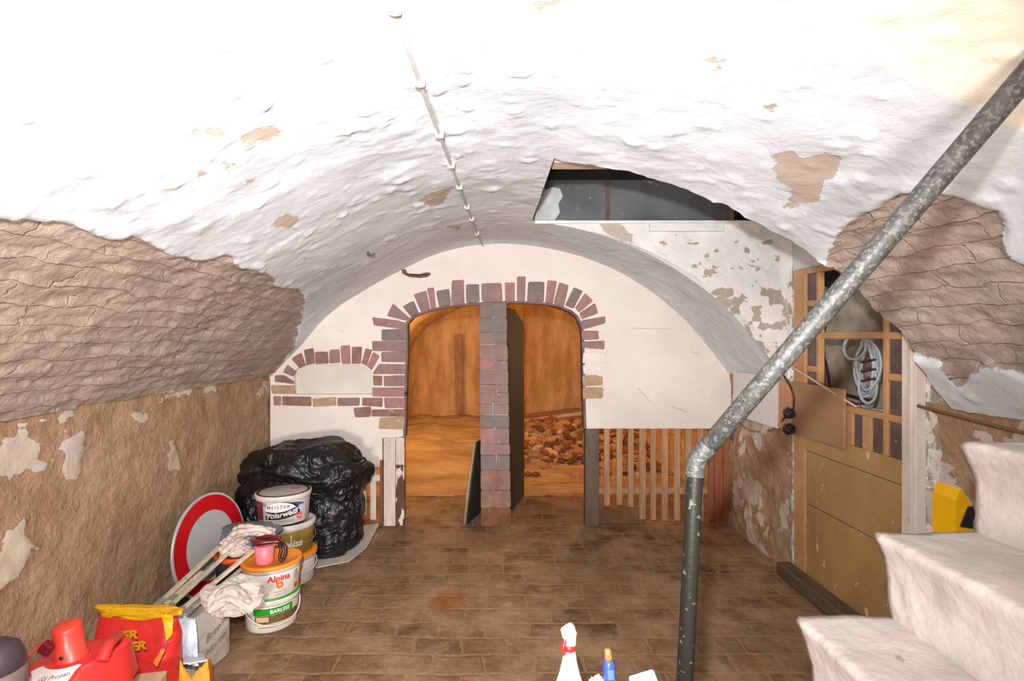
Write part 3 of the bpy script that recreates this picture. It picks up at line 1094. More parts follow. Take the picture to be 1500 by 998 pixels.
# leaning panel left of the pillar
b = MB()
pa, pb = F(684, 769), P(700, 646, 4.30)
lean = thing('leaning_panel', 'thin grey-brown panel leaning on the left side of the brick pillar', 'panel', pa)
q0 = [pa, Vector((pa.x + 0.17, 4.66, 0.0)), Vector((pb.x + 0.13, 4.66, pb.z)), Vector((pb.x - 0.005, 4.26, pb.z))]
q1 = [v + Vector((-0.016, 0, -0.004)) for v in q0]
q1[0].z = q1[1].z = 0
b.add(q0 + q1, [[0, 1, 2, 3], [7, 6, 5, 4], [0, 3, 7, 4], [1, 5, 6, 2], [2, 6, 7, 3], [0, 4, 5, 1]])
b.build('sheet', material('dark_sheet', col(50, 42, 34), col(40, 34, 28), scale=6), lean)
b = MB()
b.tube([q1[0] + Vector((-.004, -.006, 0.008)), (q1[0] + q1[3]) / 2 + Vector((-.010, -.006, 0)), q1[3] + Vector((-.004, -.006, 0))], 0.013, 6)
b.build('edge_strip', material('pale_edge', col(170, 146, 116), col(140, 116, 90)), lean)

# ------------------------------------------------------------------ slatted fences under the white boards
M_slat = material('brown_slat_wood', col(186, 146, 112), col(160, 120, 88), scale=5, stretch=(8, 8, 0.7), bump=0.15, spots=col(204, 172, 140), spot_scale=24, spot_t=0.68)
M_slat2 = material('reddish_slat_wood', col(156, 96, 64), col(130, 78, 50), scale=5, stretch=(8, 8, 0.7), bump=0.15)
M_post = material('grey_brown_post', col(116, 98, 86), col(94, 78, 68), scale=4, stretch=(3, 3, 0.5), bump=0.25, spots=col(160, 140, 124), spot_scale=30, spot_t=0.7)
fr = thing('slatted_fence', 'brown vertical slat fence under the white board, right of the openings', 'fence', (B2(965, 768)[0], YB + 0.03, 0))


def vslat(bm_, xa, xb, ya, yb, y0=0.0, d=0.02):
    a = B2(xa, yb)
    c_ = B2(xb, ya)
    bm_.b2((a[0], YB + y0, max(a[1], 0.0)), (c_[0], YB + y0 + d, c_[1]), 0.002)


for xa, xb, yb in ((885.5, 894, 742), (904, 912.5, 741), (921, 929, 744), (937.5, 947, 762), (954, 962, 763), (970.5, 979.5, 764), (989, 997.5, 764), (1005.5, 1014, 766), (1023, 1031.5, 766)):
    b = MB()
    vslat(b, xa, xb, 622, yb, 0.015, 0.018)
    b.build('slat', M_slat, fr)
for xa, xb in ((1039, 1047), (1048.5, 1060), (1061, 1070)):
    b = MB()
    vslat(b, xa, xb, 622, 768, 0.015, 0.018)
    b.build('slat', M_slat2, fr)
b = MB()
vslat(b, 878, 1072, 716.5, 725.5, 0.035, 0.025)
b.build('rail', M_slat, fr)
b = MB()
vslat(b, 878, 1072, 618, 627, 0.035, 0.025)
b.build('rail', M_slat, fr)
b = MB()
vslat(b, 857, 877, 628, 770, -0.012, 0.075)
b.build('post', M_post, fr)
b = MB()
vslat(b, 1071.5, 1083, 600, 770, -0.03, 0.09)
b.build('post', material('weathered_post', col(120, 96, 84), col(88, 68, 60), scale=6, stretch=(4, 4, 0.5), spots=col(170, 152, 140), spot_scale=18, spot_t=0.6), fr)
b = MB()
vslat(b, 878, 948, 748, 771, 0.045, 0.02)
b.build('kick_board', material('dirty_kick_board', col(130, 92, 62), col(104, 72, 46), scale=6), fr)

fl_ = thing('slatted_fence', 'white painted slat fence beside black bags, left of the openings', 'fence', (B2(530, 768)[0], YB + 0.03, 0))
M_wslat = material('chipped_white_slat', col(214, 200, 190), col(196, 180, 168), scale=6, stretch=(6, 6, 0.8), spots=col(150, 112, 84), spot_scale=22, spot_t=0.66, bump=0.2)
for xa, xb, yb in ((440, 449, 760), (456, 465, 760), (472, 481, 760), (488, 497, 760), (505, 514, 760), (526, 535.5, 756), (541.5, 550, 763)):
    b = MB()
    vslat(b, xa, xb, 682, yb, 0.02, 0.018)
    b.build('slat', M_wslat, fl_)
for ya, yb in ((679, 684.5), (696, 705)):
    b = MB()
    vslat(b, 400, 558, ya, yb, 0.0, 0.02)
    b.build('rail', M_wslat, fl_)
b = MB()
vslat(b, 556.5, 561, 674, 766, -0.006, 0.05)
b.build('post', material('brown_post', col(130, 84, 58), col(100, 64, 44), scale=6, stretch=(4, 4, 0.6)), fl_)
b = MB()
vslat(b, 397, 556, 762, 771, 0.03, 0.03)
b.build('rail', M_slat2, fl_)
jp = thing('jamb_post', 'white flaking door post at the left edge of the left opening', 'post', (B2(576, 771)[0], YB, 0))
b = MB()
vslat(b, 562.5, 579.5, 641, 771, -0.012, 0.08)
b.build('white_face', M_wslat, jp)
b = MB()
vslat(b, 580, 592, 641, 770, 0.0, 0.07)
b.build('brown_face', material('flaking_brown_face', col(104, 72, 56), col(80, 54, 42), scale=8, spots=col(214, 200, 190), spot_scale=12, spot_t=0.56, stretch=(2, 2, 0.5)), jp)
b = MB()
vslat(b, 580, 592.5, 641, 681, -0.006, 0.03)
b.build('white_face', M_wslat, jp)
# hinge iron on left jamb
b = MB()
p_ = P(595.5, 577, YB)
b.box(p_, (0.03, 0.03, 0.03), bev=0.006)
b.tube([p_ + Vector((0.008, -.01, 0.0)), p_ + Vector((0.012, -.014, 0.04))], 0.008, 8)
tag(b.build('hinge_pin', flat('rusty_iron', col(58, 50, 52), 0.6, 0.5), loc=p_), 'small dark iron hinge pin on the left brick jamb', 'hinge')

# ------------------------------------------------------------------ half glazed side door
DX = XR + 0.02
dth = 0.04
M_door = material('tan_door_paint', col(178, 142, 92), col(156, 120, 74), scale=3, rough=0.6, bump=0.15, bscale=25, spots=col(214, 190, 160), spot_scale=19, spot_t=0.665, stretch=(1, 1, 0.5))
M_doorbar = material('tan_bar_paint', col(196, 152, 108), col(176, 132, 88), scale=4, rough=0.6, bump=0.15)
M_dglass = material('dirty_door_glass', col(112, 92, 84), col(90, 72, 68), scale=10, rough=0.3, bump=0.1, spots=col(190, 178, 168), spot_scale=46, spot_t=0.68)
door = thing('half_glazed_door', 'tan wooden door with small border panes and a missing middle pane, right wall', 'door', (DX, 2.84, 0.05))


def dbox(y0, y1, z0, z1, x0=0.0, d=dth, mat_=M_doorbar, name='bar', par=None):
    b_ = MB()
    b_.b2((DX + x0, y0, z0), (DX + x0 + d, y1, z1), 0.003)
    return b_.build(name, mat_, par or door)


Y0d, Y1d = 2.395, 3.30
dbox(Y0d, Y0d + 0.035, 0.06, 1.97, 0, dth, M_doorbar, 'stile')
dbox(3.185, Y1d, 0.06, 1.97, 0, dth, M_doorbar, 'stile')
dbox(Y0d + .035, 3.185, 1.93, 1.97, 0, dth, M_doorbar, 'rail')
dbox(Y0d + .035, 3.185, 0.84, 0.955, 0, dth, M_door, 'rail')
for z0_, z1_ in ((0.06, 0.505), (0.512, 0.834)):
    dbox(Y0d + .035, 3.185, z0_, z1_, 0.008, 0.026, M_door, 'panel')
for yv in (2.5405, 3.0635):                      # the two long inner bars
    dbox(yv - 0.014, yv + 0.014, 0.955, 1.93, 0.004, 0.032)
dbox(2.5545, 3.0495, 1.13, 1.165, 0.004, 0.032)   # top of the bottom row
dbox(2.5545, 3.0495, 1.535, 1.57, 0.006, 0.028)   # mid rail across the missing pane
for k in range(1, 4):
    yc = 2.467 + 0.1335 * (k + 0.5)
    dbox(yc - 0.03, yc + 0.03, 0.955, 1.13, 0.004, 0.032)
for ys_ in ((2.43, 2.5265), (3.0775, 3.185)):
    for zc_ in (1.147, 1.348, 1.55, 1.748):
        dbox(ys_[0], ys_[1], zc_ - 0.018, zc_ + 0.018, 0.004, 0.032)
    zs = [0.955, 1.129, 1.165, 1.33, 1.366, 1.532, 1.568, 1.73, 1.766, 1.93]
    for k in range(0, 10, 2):
        dbox(ys_[0], ys_[1], zs[k], zs[k + 1], 0.016, 0.006, M_dglass, 'pane')
ys_ = [2.5545]
for k in range(1, 4):
    yc = 2.467 + 0.1335 * (k + 0.5)
    ys_ += [yc - 0.03, yc + 0.03]
ys_ += [3.0495]
for k in range(0, 8, 2):
    dbox(ys_[k], ys_[k + 1], 0.957, 1.13, 0.016, 0.006, M_dglass, 'pane')
# frame post, kerb
M_wpost = material('worn_white_frame', col(222, 210, 202), col(200, 184, 172), scale=4, stretch=(4, 4, 0.6), spots=col(150, 110, 90), spot_scale=20, spot_t=0.72, bump=0.2)
b = MB()
b.b2((DX - 0.035, DY0, 0.0), (DX + 0.06, Y0d - 0.003, 1.62), 0.006)
b.b2((DX - 0.045, DY0 + 0.012, 0.0), (DX - 0.03, DY0 + 0.03, 1.62), 0.003)
struct(b.build('trim_door_post', M_wpost))
b = MB()
b.b2((DX - 0.10, 2.3, 0.0), (DX - 0.005, 3.33, 0.085), 0.012)
tag(b.build('door_sill_beam', material('dark_sill_timber', col(104, 80, 62), col(76, 58, 46), scale=5, stretch=(5, 0.6, 5), spots=col(150, 126, 104), spot_scale=18, spot_t=0.66), loc=(DX - 0.05, 2.8, 0)),
    'worn dark timber sill beam on the floor in front of the tan door', 'beam')
# plywood panel over the lower left panes
ply = thing('plywood_panel', 'square brown plywood sheet covering the lower left panes of the tan door', 'panel', (DX - 0.02, 3.05, 0.925))
M_ply = material('brown_plywood', col(164, 126, 94), col(150, 112, 82), scale=2.5, stretch=(1, 0.6, 3), rough=0.7, bump=0.05)
b = MB()
b.b2((DX - 0.022, 2.80, 0.925), (DX - 0.008, 3.29, 1.255), 0.002)
b.build('sheet', M_ply, ply)
b = MB()
q = [Vector((DX - 0.022, 3.29, 1.255)), Vector((DX - 0.022, 3.29, 0.925)), P(1140, 626, 3.36), P(1141, 556, 3.36)]
b.add(q + [v + Vector((0.008, 0.006, 0)) for v in q], [[0, 1, 2, 3], [7, 6, 5, 4], [0, 3, 7, 4], [1, 5, 6, 2], [2, 6, 7, 3], [0, 4, 5, 1]])
b.build('side_flap', material('brown_plywood_flap', col(174, 130, 102), col(156, 112, 84), scale=3), ply)
# white board in the corner between back wall and door
b = MB()
q = [P(1074, 545, 4.02), P(1139, 551, 3.395), P(1139, 628, 3.395), P(1088, 612, 3.86), P(1074, 610, 4.02)]
cen = sum(q, Vector()) / 5
b.add(q + [v + Vector((0.012, 0.004, 0)) for v in q], [[0, 1, 2, 3, 4], [9, 8, 7, 6, 5]] + [[i, (i + 1) % 5, (i + 1) % 5 + 5, i + 5] for i in range(5)])
tag(b.build('white_board', material('offcut_white', col(224, 214, 208), col(214, 204, 198), scale=3, bump=0.05), loc=cen), 'white board offcut fixed on the right wall beside the back wall', 'board')

# cables and bits around the door
M_cab = flat('dark_red_cable', col(84, 40, 36), 0.5)
M_blk = flat('black_plastic', col(44, 36, 40), 0.4)
M_gcab = material('grey_cable_sheath', col(168, 172, 176), col(150, 154, 158), rough=0.45, bump=0.0)


def curve_pts(pts, n=10):
    pts = [Vector(p) for p in pts]
    out = []
    for i in range(len(pts) - 1):
        p0, p1, p2, p3 = pts[max(i - 1, 0)], pts[i], pts[i + 1], pts[min(i + 2, len(pts) - 1)]
        for k in range(n):
            t = k / n
            out.append(0.5 * ((2 * p1) + (p2 - p0) * t + (2 * p0 - 5 * p1 + 4 * p2 - p3) * t * t + (3 * p1 - p0 - 3 * p2 + p3) * t**3))
    out.append(pts[-1])
    return out


def cable(name, pts, r, mt, label, cat='cable', group=None, n=8):
    b_ = MB()
    pp = curve_pts(pts, 10)
    b_.tube(pp, r, n)
    return tag(b_.build(name, mt, loc=pp[0]), label, cat, group)


def DP(px_, py_, x=DX):          # pixel on a plane of constant X
    Y = x * 750 / (px_ - 720)
    return Vector((x, Y, CZ - (py_ - 492) * Y / 750))


# sockets hanging left of the plywood
sk = thing('trailing_socket', 'pair of dark round plug sockets hanging beside the plywood sheet', 'socket', DP(1157, 618, DX - 0.06))
for pp_, r_ in (((1156, 606), 0.032), ((1156, 629), 0.034)):
    c_ = DP(*pp_, DX - 0.055)
    b = MB()
    b.lathe([(0.0, -0.03), (r_ * 0.75, -0.028), (r_, -0.012), (r_, 0.014), (r_ * 0.8, 0.026), (0.0, 0.028)], c_, 20, R=Matrix.Rotation(-PI / 2, 3, 'Y') @ Matrix.Rotation(0.5, 3, 'X'))
    b.box(c_ + Vector((-0.02, -0.03, 0.0)), (0.03, 0.05, 0.018), bev=0.005)
    b.build('socket_body', M_blk, sk)
b = MB()
b.tube(curve_pts([DP(1158, 604, DX - 0.06), DP(1153, 598, DX - 0.07), DP(1150, 610, DX - 0.08), DP(1146, 615, DX - 0.07)], 6), 0.006, 8)
b.build('cord', M_blk, sk)
cable('hanging_cable', [DP(1146, 541, DX - 0.03), DP(1149, 552, DX - 0.06), DP(1157, 565, DX - 0.07), DP(1163, 582, DX - 0.065), DP(1162, 600, DX - 0.055)], 0.0065, M_cab,
      'dark red cable drooping over the plywood sheet to the sockets')
cable('sagging_cable', [P(1078, 606, 4.08), P(1086, 622, 3.95), P(1100, 631, 3.8), P(1122, 632, 3.6), P(1138, 625, 3.42), DP(1152, 610, DX - 0.07)], 0.006, flat('tan_cable', col(150, 110, 70), 0.6),
      'tan cable sagging below the white board offcut to the sockets')
# wood stick across the door opening
b = MB()
b.beam(DP(1158, 536, DX - 0.035), DP(1254, 596, DX - 0.01), 0.012, 0.010)
tag(b.build('wooden_stick', material('pale_stick', col(216, 188, 148), col(196, 166, 126)), loc=DP(1158, 536, DX - 0.035)), 'thin pale wooden stick crossing the door above the plywood sheet', 'stick')
b = MB()
b.beam(DP(1224, 574, DX + 0.05), DP(1258, 584, DX + 0.05), 0.012, 0.02)
tag(b.build('dark_rod', M_blk, loc=DP(1224, 574, DX + 0.05)), 'short dark rod behind the pale stick in the door opening', 'rod')

# coil of grey cable hanging in the door opening
coil = thing('cable_coil', 'coil of pale grey cable hanging in the open middle of the tan door', 'cable coil', DP(1272, 592, DX + 0.10))
for k in range(9):
    b = MB()
    pts = []
    cc = DP(1270 + random.uniform(-2, 2), 540, DX + 0.07 + 0.012 * (k % 4))
    ry, rz = 0.055 + 0.008 * (k % 3), 0.155 + random.uniform(-.02, .014)
    for a in range(41):
        t = 2 * PI * a / 40
        pts.append(cc + Vector((0.015 * math.sin(2 * t + k), ry * math.cos(t), rz * math.sin(t) + (0.005 * k - 0.02))))
    b.tube(pts, 0.0075, 8)
    b.build('turn', M_gcab, coil)
b = MB()
cc = DP(1252, 508, DX + 0.05)
b.tube([cc + Vector((0.01 * math.sin(t * .3), 0.085 * math.cos(t * .3), 0.07 * math.sin(t * .3))) for t in range(22)], 0.0085, 8)
b.build('loop', M_gcab, coil)
b = MB()
for dz in (-.05, 0.0, .05):
    b.tube([DP(1264, 545, DX + 0.045) + Vector((0, 0.01, dz)), DP(1282, 541, DX + 0.05) + Vector((0, 0, dz))], 0.006, 6)
b.build('tie', M_blk, coil)
# dark cables beyond the door
XS = DX + 0.455
cable('wall_cable', [DP(1199, 405, XS), DP(1206, 430, XS), DP(1211, 450, XS), DP(1208, 480, XS), DP(1196, 510, XS), DP(1190, 545, XS), DP(1192, 568, XS)], 0.011, M_cab,
      'dark red cable running down the store wall behind the door, left one')
cable('wall_cable', [DP(1184, 508, XS), DP(1198, 512, XS), DP(1209, 530, XS), DP(1214, 555, XS), DP(1216, 575, XS)], 0.010, M_cab,
      'dark red cable curving in an arch on the store wall behind the door, right one')
b = MB()
for k in range(9):
    c_ = DP(1198 + k * 4.5, 398 + k * 2.8 + random.uniform(-5, 5), DX + 0.10)
    bb = bmesh.new()
    bmesh.ops.create_icosphere(bb, subdivisions=2, radius=0.045)
    for v in bb.verts:
        v.co = v.co * (1 + 0.35 * mnoise.noise(v.co * 30 + Vector((k, 0, 0)))) + c_
    b.bm(bb, True)
tag(b.build('dark_rag', material('dark_rag_cloth', col(40, 30, 32), col(28, 22, 24)), loc=DP(1215, 405, DX + 0.10)), 'dark bundled rag stuffed above the tan door, beside the handrail', 'rag')
b = MB()
b.b2((DX + 0.06, 2.40, 1.115), (DX + 0.2, 3.05, 1.135), 0.003)
tag(b.build('inner_shelf', M_plank, loc=(DX + 0.13, 2.7, 1.115)), 'shelf board just behind the open middle of the tan door', 'shelf')
b = MB()
for k in range(14):
    c_ = Vector((DX + 0.07 + random.uniform(0, .1), 2.62 + random.uniform(0, .32), 1.148))
    b.box(c_, (random.uniform(.02, .04), random.uniform(.02, .05), random.uniform(.012, .026)), Matrix.Rotation(random.uniform(0, 3), 3, 'Z'), 0.004)
o = tag(b.build('cable_clips', M_gcab, loc=(DX + 0.12, 2.78, 1.135)), 'scatter of small grey plastic clips on the shelf behind the door', 'clips')
o['kind'] = 'stuff'
# old cable along the right wall
cable('wall_cable', [Vector((XR - 0.012, 2.3, 1.235)), Vector((XR - 0.02, 2.1, 1.222)), Vector((XR - 0.015, 1.9, 1.205)), Vector((XR - 0.02, 1.5, 1.19)), Vector((XR - 0.02, 0.6, 1.17))], 0.007,
      flat('brown_cable', col(120, 88, 56), 0.7), 'brown cable clipped along the right wall between the door frame and the steps')

# ------------------------------------------------------------------ ceiling conduit with clips
Yc = [0.75 * 750 / (492 - y) for y in (4, 114, 192, 238, 270, 300, 318, 340)]
conduit = thing('ceiling_conduit', 'thin white electrical conduit with clips running along the vault crown', 'conduit', (-0.15, 2.5, 2.25))


def crown(px_, py_):
    d_ = np.array([px_ - 720.0, py_ - 492.0])
    pxs = np.stack([prof[:, 0] / K, -(prof[:, 1] - CZ) / K], 1)
    cr_ = pxs[:, 0] * d_[1] - pxs[:, 1] * d_[0]
    ok = [i for i in range(NS - 1) if cr_[i] * cr_[i + 1] <= 0 and pxs[i] @ d_ > 0]
    i = ok[0]
    t = cr_[i] / (cr_[i] - cr_[i + 1] + 1e-12)
    q = pxs[i] * (1 - t) + pxs[i + 1] * t
    Y = 4.18 * np.hypot(*q) / np.hypot(*d_)
    return P(px_, py_, Y)


cl_px = [(578, 4), (615, 114), (644, 192), (661, 238), (673, 270), (684, 300), (691, 318), (699, 340)]
cpts = [crown(*q_) for q_ in cl_px]
cpts = [c_ + Vector((0, 0, -0.014)) for c_ in cpts]
line = [cpts[0] + (cpts[0] - cpts[1]) * 2.5] + cpts + [crown(707, 357) + Vector((0, -0.02, -0.02))]
line[0].z = cpts[0].z
b = MB()
b.tube(curve_pts(line, 6), 0.0062, 10)
b.build('tube', material('grey_white_conduit', col(190, 184, 180), col(170, 164, 160), rough=0.5, bump=0.02), conduit)
M_clip = flat('white_clip', col(226, 218, 210), 0.4)
for c_ in cpts:
    b = MB()
    b.lathe([(0.004, -0.012), (0.015, -0.010), (0.016, 0.0), (0.017, 0.016), (0.012, 0.022)], c_, 16)
    b.build('clip', M_clip, conduit)
# iron hook in the vault
hk = crown(540, 368)
b = MB()
b.tube(curve_pts([hk + Vector((0, 0, 0.02)), hk + Vector((0.0, -0.02, -0.02)), hk + Vector((0.03, -0.05, -0.035)), hk + Vector((0.05, -0.06, -0.03))], 6), 0.008, 8)
tag(b.build('iron_hook', flat('grey_iron', col(110, 106, 106), 0.6, 0.4), loc=hk), 'small bent iron hook in the vault above the white back wall', 'hook')

# ------------------------------------------------------------------ concrete steps and handrail
M_step = material('limewashed_concrete', col(172, 160, 152), col(150, 138, 130), scale=4, rough=0.85, bump=0.5, bscale=24, bdist=0.012, spots=col(134, 120, 110), spot_scale=12, spot_t=0.68)
YE = 1.17
steps = [(-1, 0.31, 0.49), (0, 0.50, 0.70), (1, 0.697, 0.909), (2, 0.874, 1.101), (3, 1.073, 1.311), (4, 1.28, 1.52)]
stair = thing('staircase', 'white limewashed concrete steps rising to the right, lower right', 'stairs', (1.2, 0.6, 0))
for k, (_, xs, zs_) in enumerate(steps):
    xe = XR - 0.01
    zb = steps[k - 1][2] - 0.02 if k else 0.0
    # nosing profile in (x,z): riser sloping back under a rounded nosing
    pr = [(xs + 0.035, zb), (xs + 0.030, zs_ - 0.11), (xs + 0.016, zs_ - 0.05), (xs + 0.002, zs_ - 0.022), (xs, zs_ - 0.010), (xs + 0.006, zs_ - 0.002), (xs + 0.016, zs_), (xs + 0.10, zs_ - 0.002), (xs + 0.22, zs_), (xe, zs_)]
    pts = []
    for i in range(len(pr) - 1):
        a, c_ = Vector((*pr[i], 0)), Vector((*pr[i + 1], 0))
        n = max(1, int((c_ - a).length / 0.018))
        pts += [a.lerp(c_, j / n) for j in range(n)]
    pts.append(Vector((*pr[-1], 0)))
    ysn = np.linspace(YE, -0.5, 95)
    V = np.array([(p_.x, y_, p_.y) for y_ in ysn for p_ in pts])
    n_ = fbm(V, 5, 3) * 0.006 + fbm(V, 22, 3) * 0.0035
    V[:, 0] -= n_
    V[:, 2] += n_ * 0.6
    endn = np.exp(-((V[:, 1] - YE) / 0.03) ** 2)
    V[:, 1] += endn * fbm(V, 18, 3) * 0.008
    m_ = len(pts)
    Fs = [[i * m_ + j, i * m_ + j + 1, (i + 1) * m_ + j + 1, (i + 1) * m_ + j] for i in range(94) for j in range(m_ - 1)]
    vl = [tuple(v) for v in V]
    # end cap at the far side
    vl += [(xe, YE, zb)]
    Fs.append([len(vl) - 1] + list(range(m_ - 1, -1, -1)))
    o = obj_from('step', vl, Fs, M_step, stair, smooth=True)
# handrail
M_rail = material('worn_galvanised_pipe', col(74, 72, 70), col(50, 50, 50), scale=45, rough=0.5, metallic=0.1, bump=0.4, bscale=90, bdist=0.004, spots=col(92, 89, 85), spot_scale=120, spot_t=0.54)
M_railg = material('green_black_pipe_paint', col(32, 26, 24), col(27, 29, 23), scale=10, rough=0.5, metallic=0.1, bump=0.3, bscale=60, bdist=0.004, spots=col(88, 90, 82), spot_scale=60, spot_t=0.63)
rail = thing('handrail', 'bent galvanised pipe handrail rising beside the steps', 'handrail', P(1003, 998, 1.215))
Ye = 1.215
el = P(1019, 676, Ye)
foot = P(1002.5, 1010, Ye)
dirn = (foot - el).normalized()
ground_pt = el + dirn * (el.z / -dirn.z)
top = P(1502, 112, 0.93)
d_ = (top - el).normalized()
r_ = 0.0215
b = MB()
b.tube([ground_pt, el + dirn * 0.03, el + dirn * 0.012], r_ * 0.88, 20)
b.lathe([(r_ * 0.9, 0), (0.05, 0.001), (0.05, 0.010), (r_ * 0.9, 0.012)], (ground_pt.x, ground_pt.y, 0), 20)
b.build('post', M_railg, rail)
b = MB()
b.tube(curve_pts([el + dirn * 0.035, el + dirn * 0.012, el + d_ * 0.012, el + d_ * 0.05], 6), r_ * 1.02, 20)
b.build('elbow', M_rail, rail)
b = MB()
b.tube([el + d_ * 0.02, el + d_ * 0.3, el + d_ * 0.6, top, top + d_ * 0.45], r_, 20)
b.build('rail', M_rail, rail)

# ------------------------------------------------------------------ writing
def text_geo(body, size=1.0, shear=0.0, bold=0.0):
    cu = bpy.data.curves.new('writing', 'FONT')
    cu.body = body
    cu.size = size
    cu.shear = shear
    cu.offset = bold
    cu.align_x = 'CENTER'
    cu.resolution_u = 3
    o = bpy.data.objects.new('writing', cu)
    C.objects.link(o)
    dg = bpy.context.evaluated_depsgraph_get()
    me = bpy.data.meshes.new_from_object(o.evaluated_get(dg))
    v = [(x.co.x, x.co.y) for x in me.vertices]
    f = [list(p_.vertices) for p_ in me.polygons]
    bpy.data.objects.remove(o, do_unlink=True)
    bpy.data.meshes.remove(me)
    bpy.data.curves.remove(cu)
    return v, f


def write(bm_, body, size, fmap, shear=0.0, bold=0.0):
    v, f = text_geo(body, size, shear, bold)
    bm_.add([fmap(*q) for q in v], f)


# ------------------------------------------------------------------ paint buckets
M_wplas = flat('white_plastic', col(206, 196, 188), 0.4)
M_ora = flat('orange_plastic', col(240, 140, 34), 0.4)
M_txt_r = flat('red_print', col(206, 44, 34), 0.5)
M_txt_g = flat('grey_print', col(150, 140, 136), 0.6)
M_txt_w = flat('white_print', col(232, 226, 220), 0.5)
M_txt_k = flat('black_print', col(34, 28, 30), 0.5)
M_olive = flat('olive_print', col(136, 108, 44), 0.45)
M_silver = flat('silver_grey_print', col(176, 168, 164), 0.4)
M_green = flat('green_print', col(30, 140, 34), 0.45)
M_violet = flat('violet_print', col(84, 72, 118), 0.5)
M_maroon = flat('maroon_print', col(120, 40, 56), 0.5)


class Bucket:
    def __init__(s, name, label, x, y, z, rx, ry, h, yaw, body, rim, lid, group, taper=0.93):
        s.c = Vector((x, y, z))
        s.rx, s.ry, s.h, s.yaw, s.tp = rx, ry, h, yaw, taper
        s.root = thing(name, label, 'bucket', s.c, group)
        b_ = MB()
        k = taper
        b_.lathe([(0.0, 0.003), (k * 0.97, 0.0), (k, 0.006), (0.5 * (1 + k), h * 0.5), (1.0, h - 0.01)], s.c, 56, rx, ry, yaw=yaw)
        b_.build('body', body, s.root)
        b_ = MB()
        b_.lathe([(0.985, h - 0.034), (1.03, h - 0.032), (1.04, h - 0.018), (1.05, h - 0.006), (1.035, h), (0.97, h), (0.97, h - 0.012)], s.c, 56, rx, ry, yaw=yaw)
        b_.build('rim', rim, s.root)
        b_ = MB()
        b_.lathe([(1.0, h - 0.004), (0.985, h + 0.003), (0.93, h + 0.003), (0.91, h - 0.004), (0.0, h - 0.003)], s.c, 56, rx, ry, yaw=yaw)
        s.lid = b_.build('lid', lid, s.root)

    def pt(s, a, z, off=0.0012):
        k = (s.tp + (1 - s.tp) * z / s.h)
        x, y = (s.rx * k + off) * math.sin(a), -(s.ry * k + off) * math.cos(a)
        cy_, sn_ = math.cos(s.yaw), math.sin(s.yaw)
        return s.c + Vector((x * cy_ - y * sn_, x * sn_ + y * cy_, z))

    def patch(s, a0, a1, z0, z1, mt, off=0.0010, name='label_sticker', par=None, n=26, zf=None):
        V, Fs = [], []
        for i in range(n + 1):
            a = a0 + (a1 - a0) * i / n
            lo, hi = (z0, z1) if zf is None else zf(i / n)
            V += [s.pt(a, lo, off), s.pt(a, hi, off)]
        for i in range(n):
            Fs.append([2 * i, 2 * i + 2, 2 * i + 3, 2 * i + 1])
        return obj_from(name, V, Fs, mt, par or s.root, smooth=True)

    def text(s, body, size, a0, z0, mt, off=0.0022, shear=0.0, bold=0.0, par=None, slope=0.0):
        b_ = MB()
        r = 0.5 * (s.rx + s.ry)
        write(b_, body, size, lambda u, v: s.pt(a0 + u / r, z0 + v + slope * u, off), shear, bold)
        return b_.build('lettering', mt, par or s.root)

    def ring(s, a0, z0, r0, r1, mt, off=0.0024, n=28, par=None, star=0):
        V, Fs = [], []
        rr = 0.5 * (s.rx + s.ry)
        for i in range(n):
            t = 2 * PI * i / n
            k = 1.0 if not star or i % 2 else 0.8
            V += [s.pt(a0 + r0 * math.cos(t) / rr, z0 + r0 * math.sin(t), off), s.pt(a0 + r1 * k * math.cos(t) / rr, z0 + r1 * k * math.sin(t), off)]
        Fs = [[2 * i, 2 * i + 1, (2 * i + 3) % (2 * n), (2 * i + 2) % (2 * n)] for i in range(n)]
        return obj_from('emblem', V, Fs, mt, par or s.root)

    def handle(s, drop, mt, r=0.0035, side=1.0, a_off=0.0):
        pts = []
        for i in range(29):
            t = i / 28
            a = (-1 + 2 * t) * PI / 2 + a_off
            z = s.h - 0.045 - drop * math.sin(PI * t) ** 0.8
            pts.append(s.pt(a, z, 0.006 + 0.008 * math.sin(PI * t)))
        b_ = MB()
        b_.tube(pts, r, 8)
        for e in (pts[0], pts[-1]):
            b_.lathe([(0.0, -.008), (.009, -.008), (.009, .008), (0, .008)], e, 10)
        return b_.build('handle', mt, s.root)


GA, GB = 'rear stack of three paint buckets by the bags', 'front stack of two paint buckets'
ax, ay = -1.325, 3.27
hA = 0.185
yA = 0.40
bk = Bucket('paint_bucket', 'white bucket with orange lid rim, lowest of the rear stack of three', ax + 0.03, ay - 0.01, 0, .168, .145, hA, yA, M_wplas, M_wplas, M_ora, GA)
b = MB()
b.lathe([(1.045, hA - 0.016), (1.06, hA - 0.012), (1.06, hA - 0.001), (1.035, hA + 0.004), (0.95, hA + 0.004)], bk.c, 56, .168, .145, yaw=yA)
b.build('lid_rim', M_ora, bk.root)
bk.handle(0.06, M_wplas, a_off=0.5)
for a_, z_ in ((0.42, 0.115), (0.40, 0.03)):
    bk.ring(a_, z_, 0.0, 0.017, M_ora)
bk = Bucket('paint_bucket', 'olive brown bucket with white rim, middle of the rear stack of three', ax + 0.022, ay, hA + 0.006, .165, .142, hA, yA, M_olive, M_wplas, M_wplas, GA)
lb = bk.patch(-0.75, 0.15, 0.01, 0.145, flat('pale_green_label', col(190, 186, 150), 0.5))
bk.patch(-0.30, 0.45, 0.04, 0.145, M_olive, 0.0016, par=lb)
bk.patch(-0.1, 0.42, 0.006, 0.035, flat('cream_band', col(222, 206, 190), 0.5), 0.0016, par=lb)
bk.text('weiss', 0.060, 0.13, 0.055, M_txt_w, bold=0.0012, shear=0.1, par=lb)
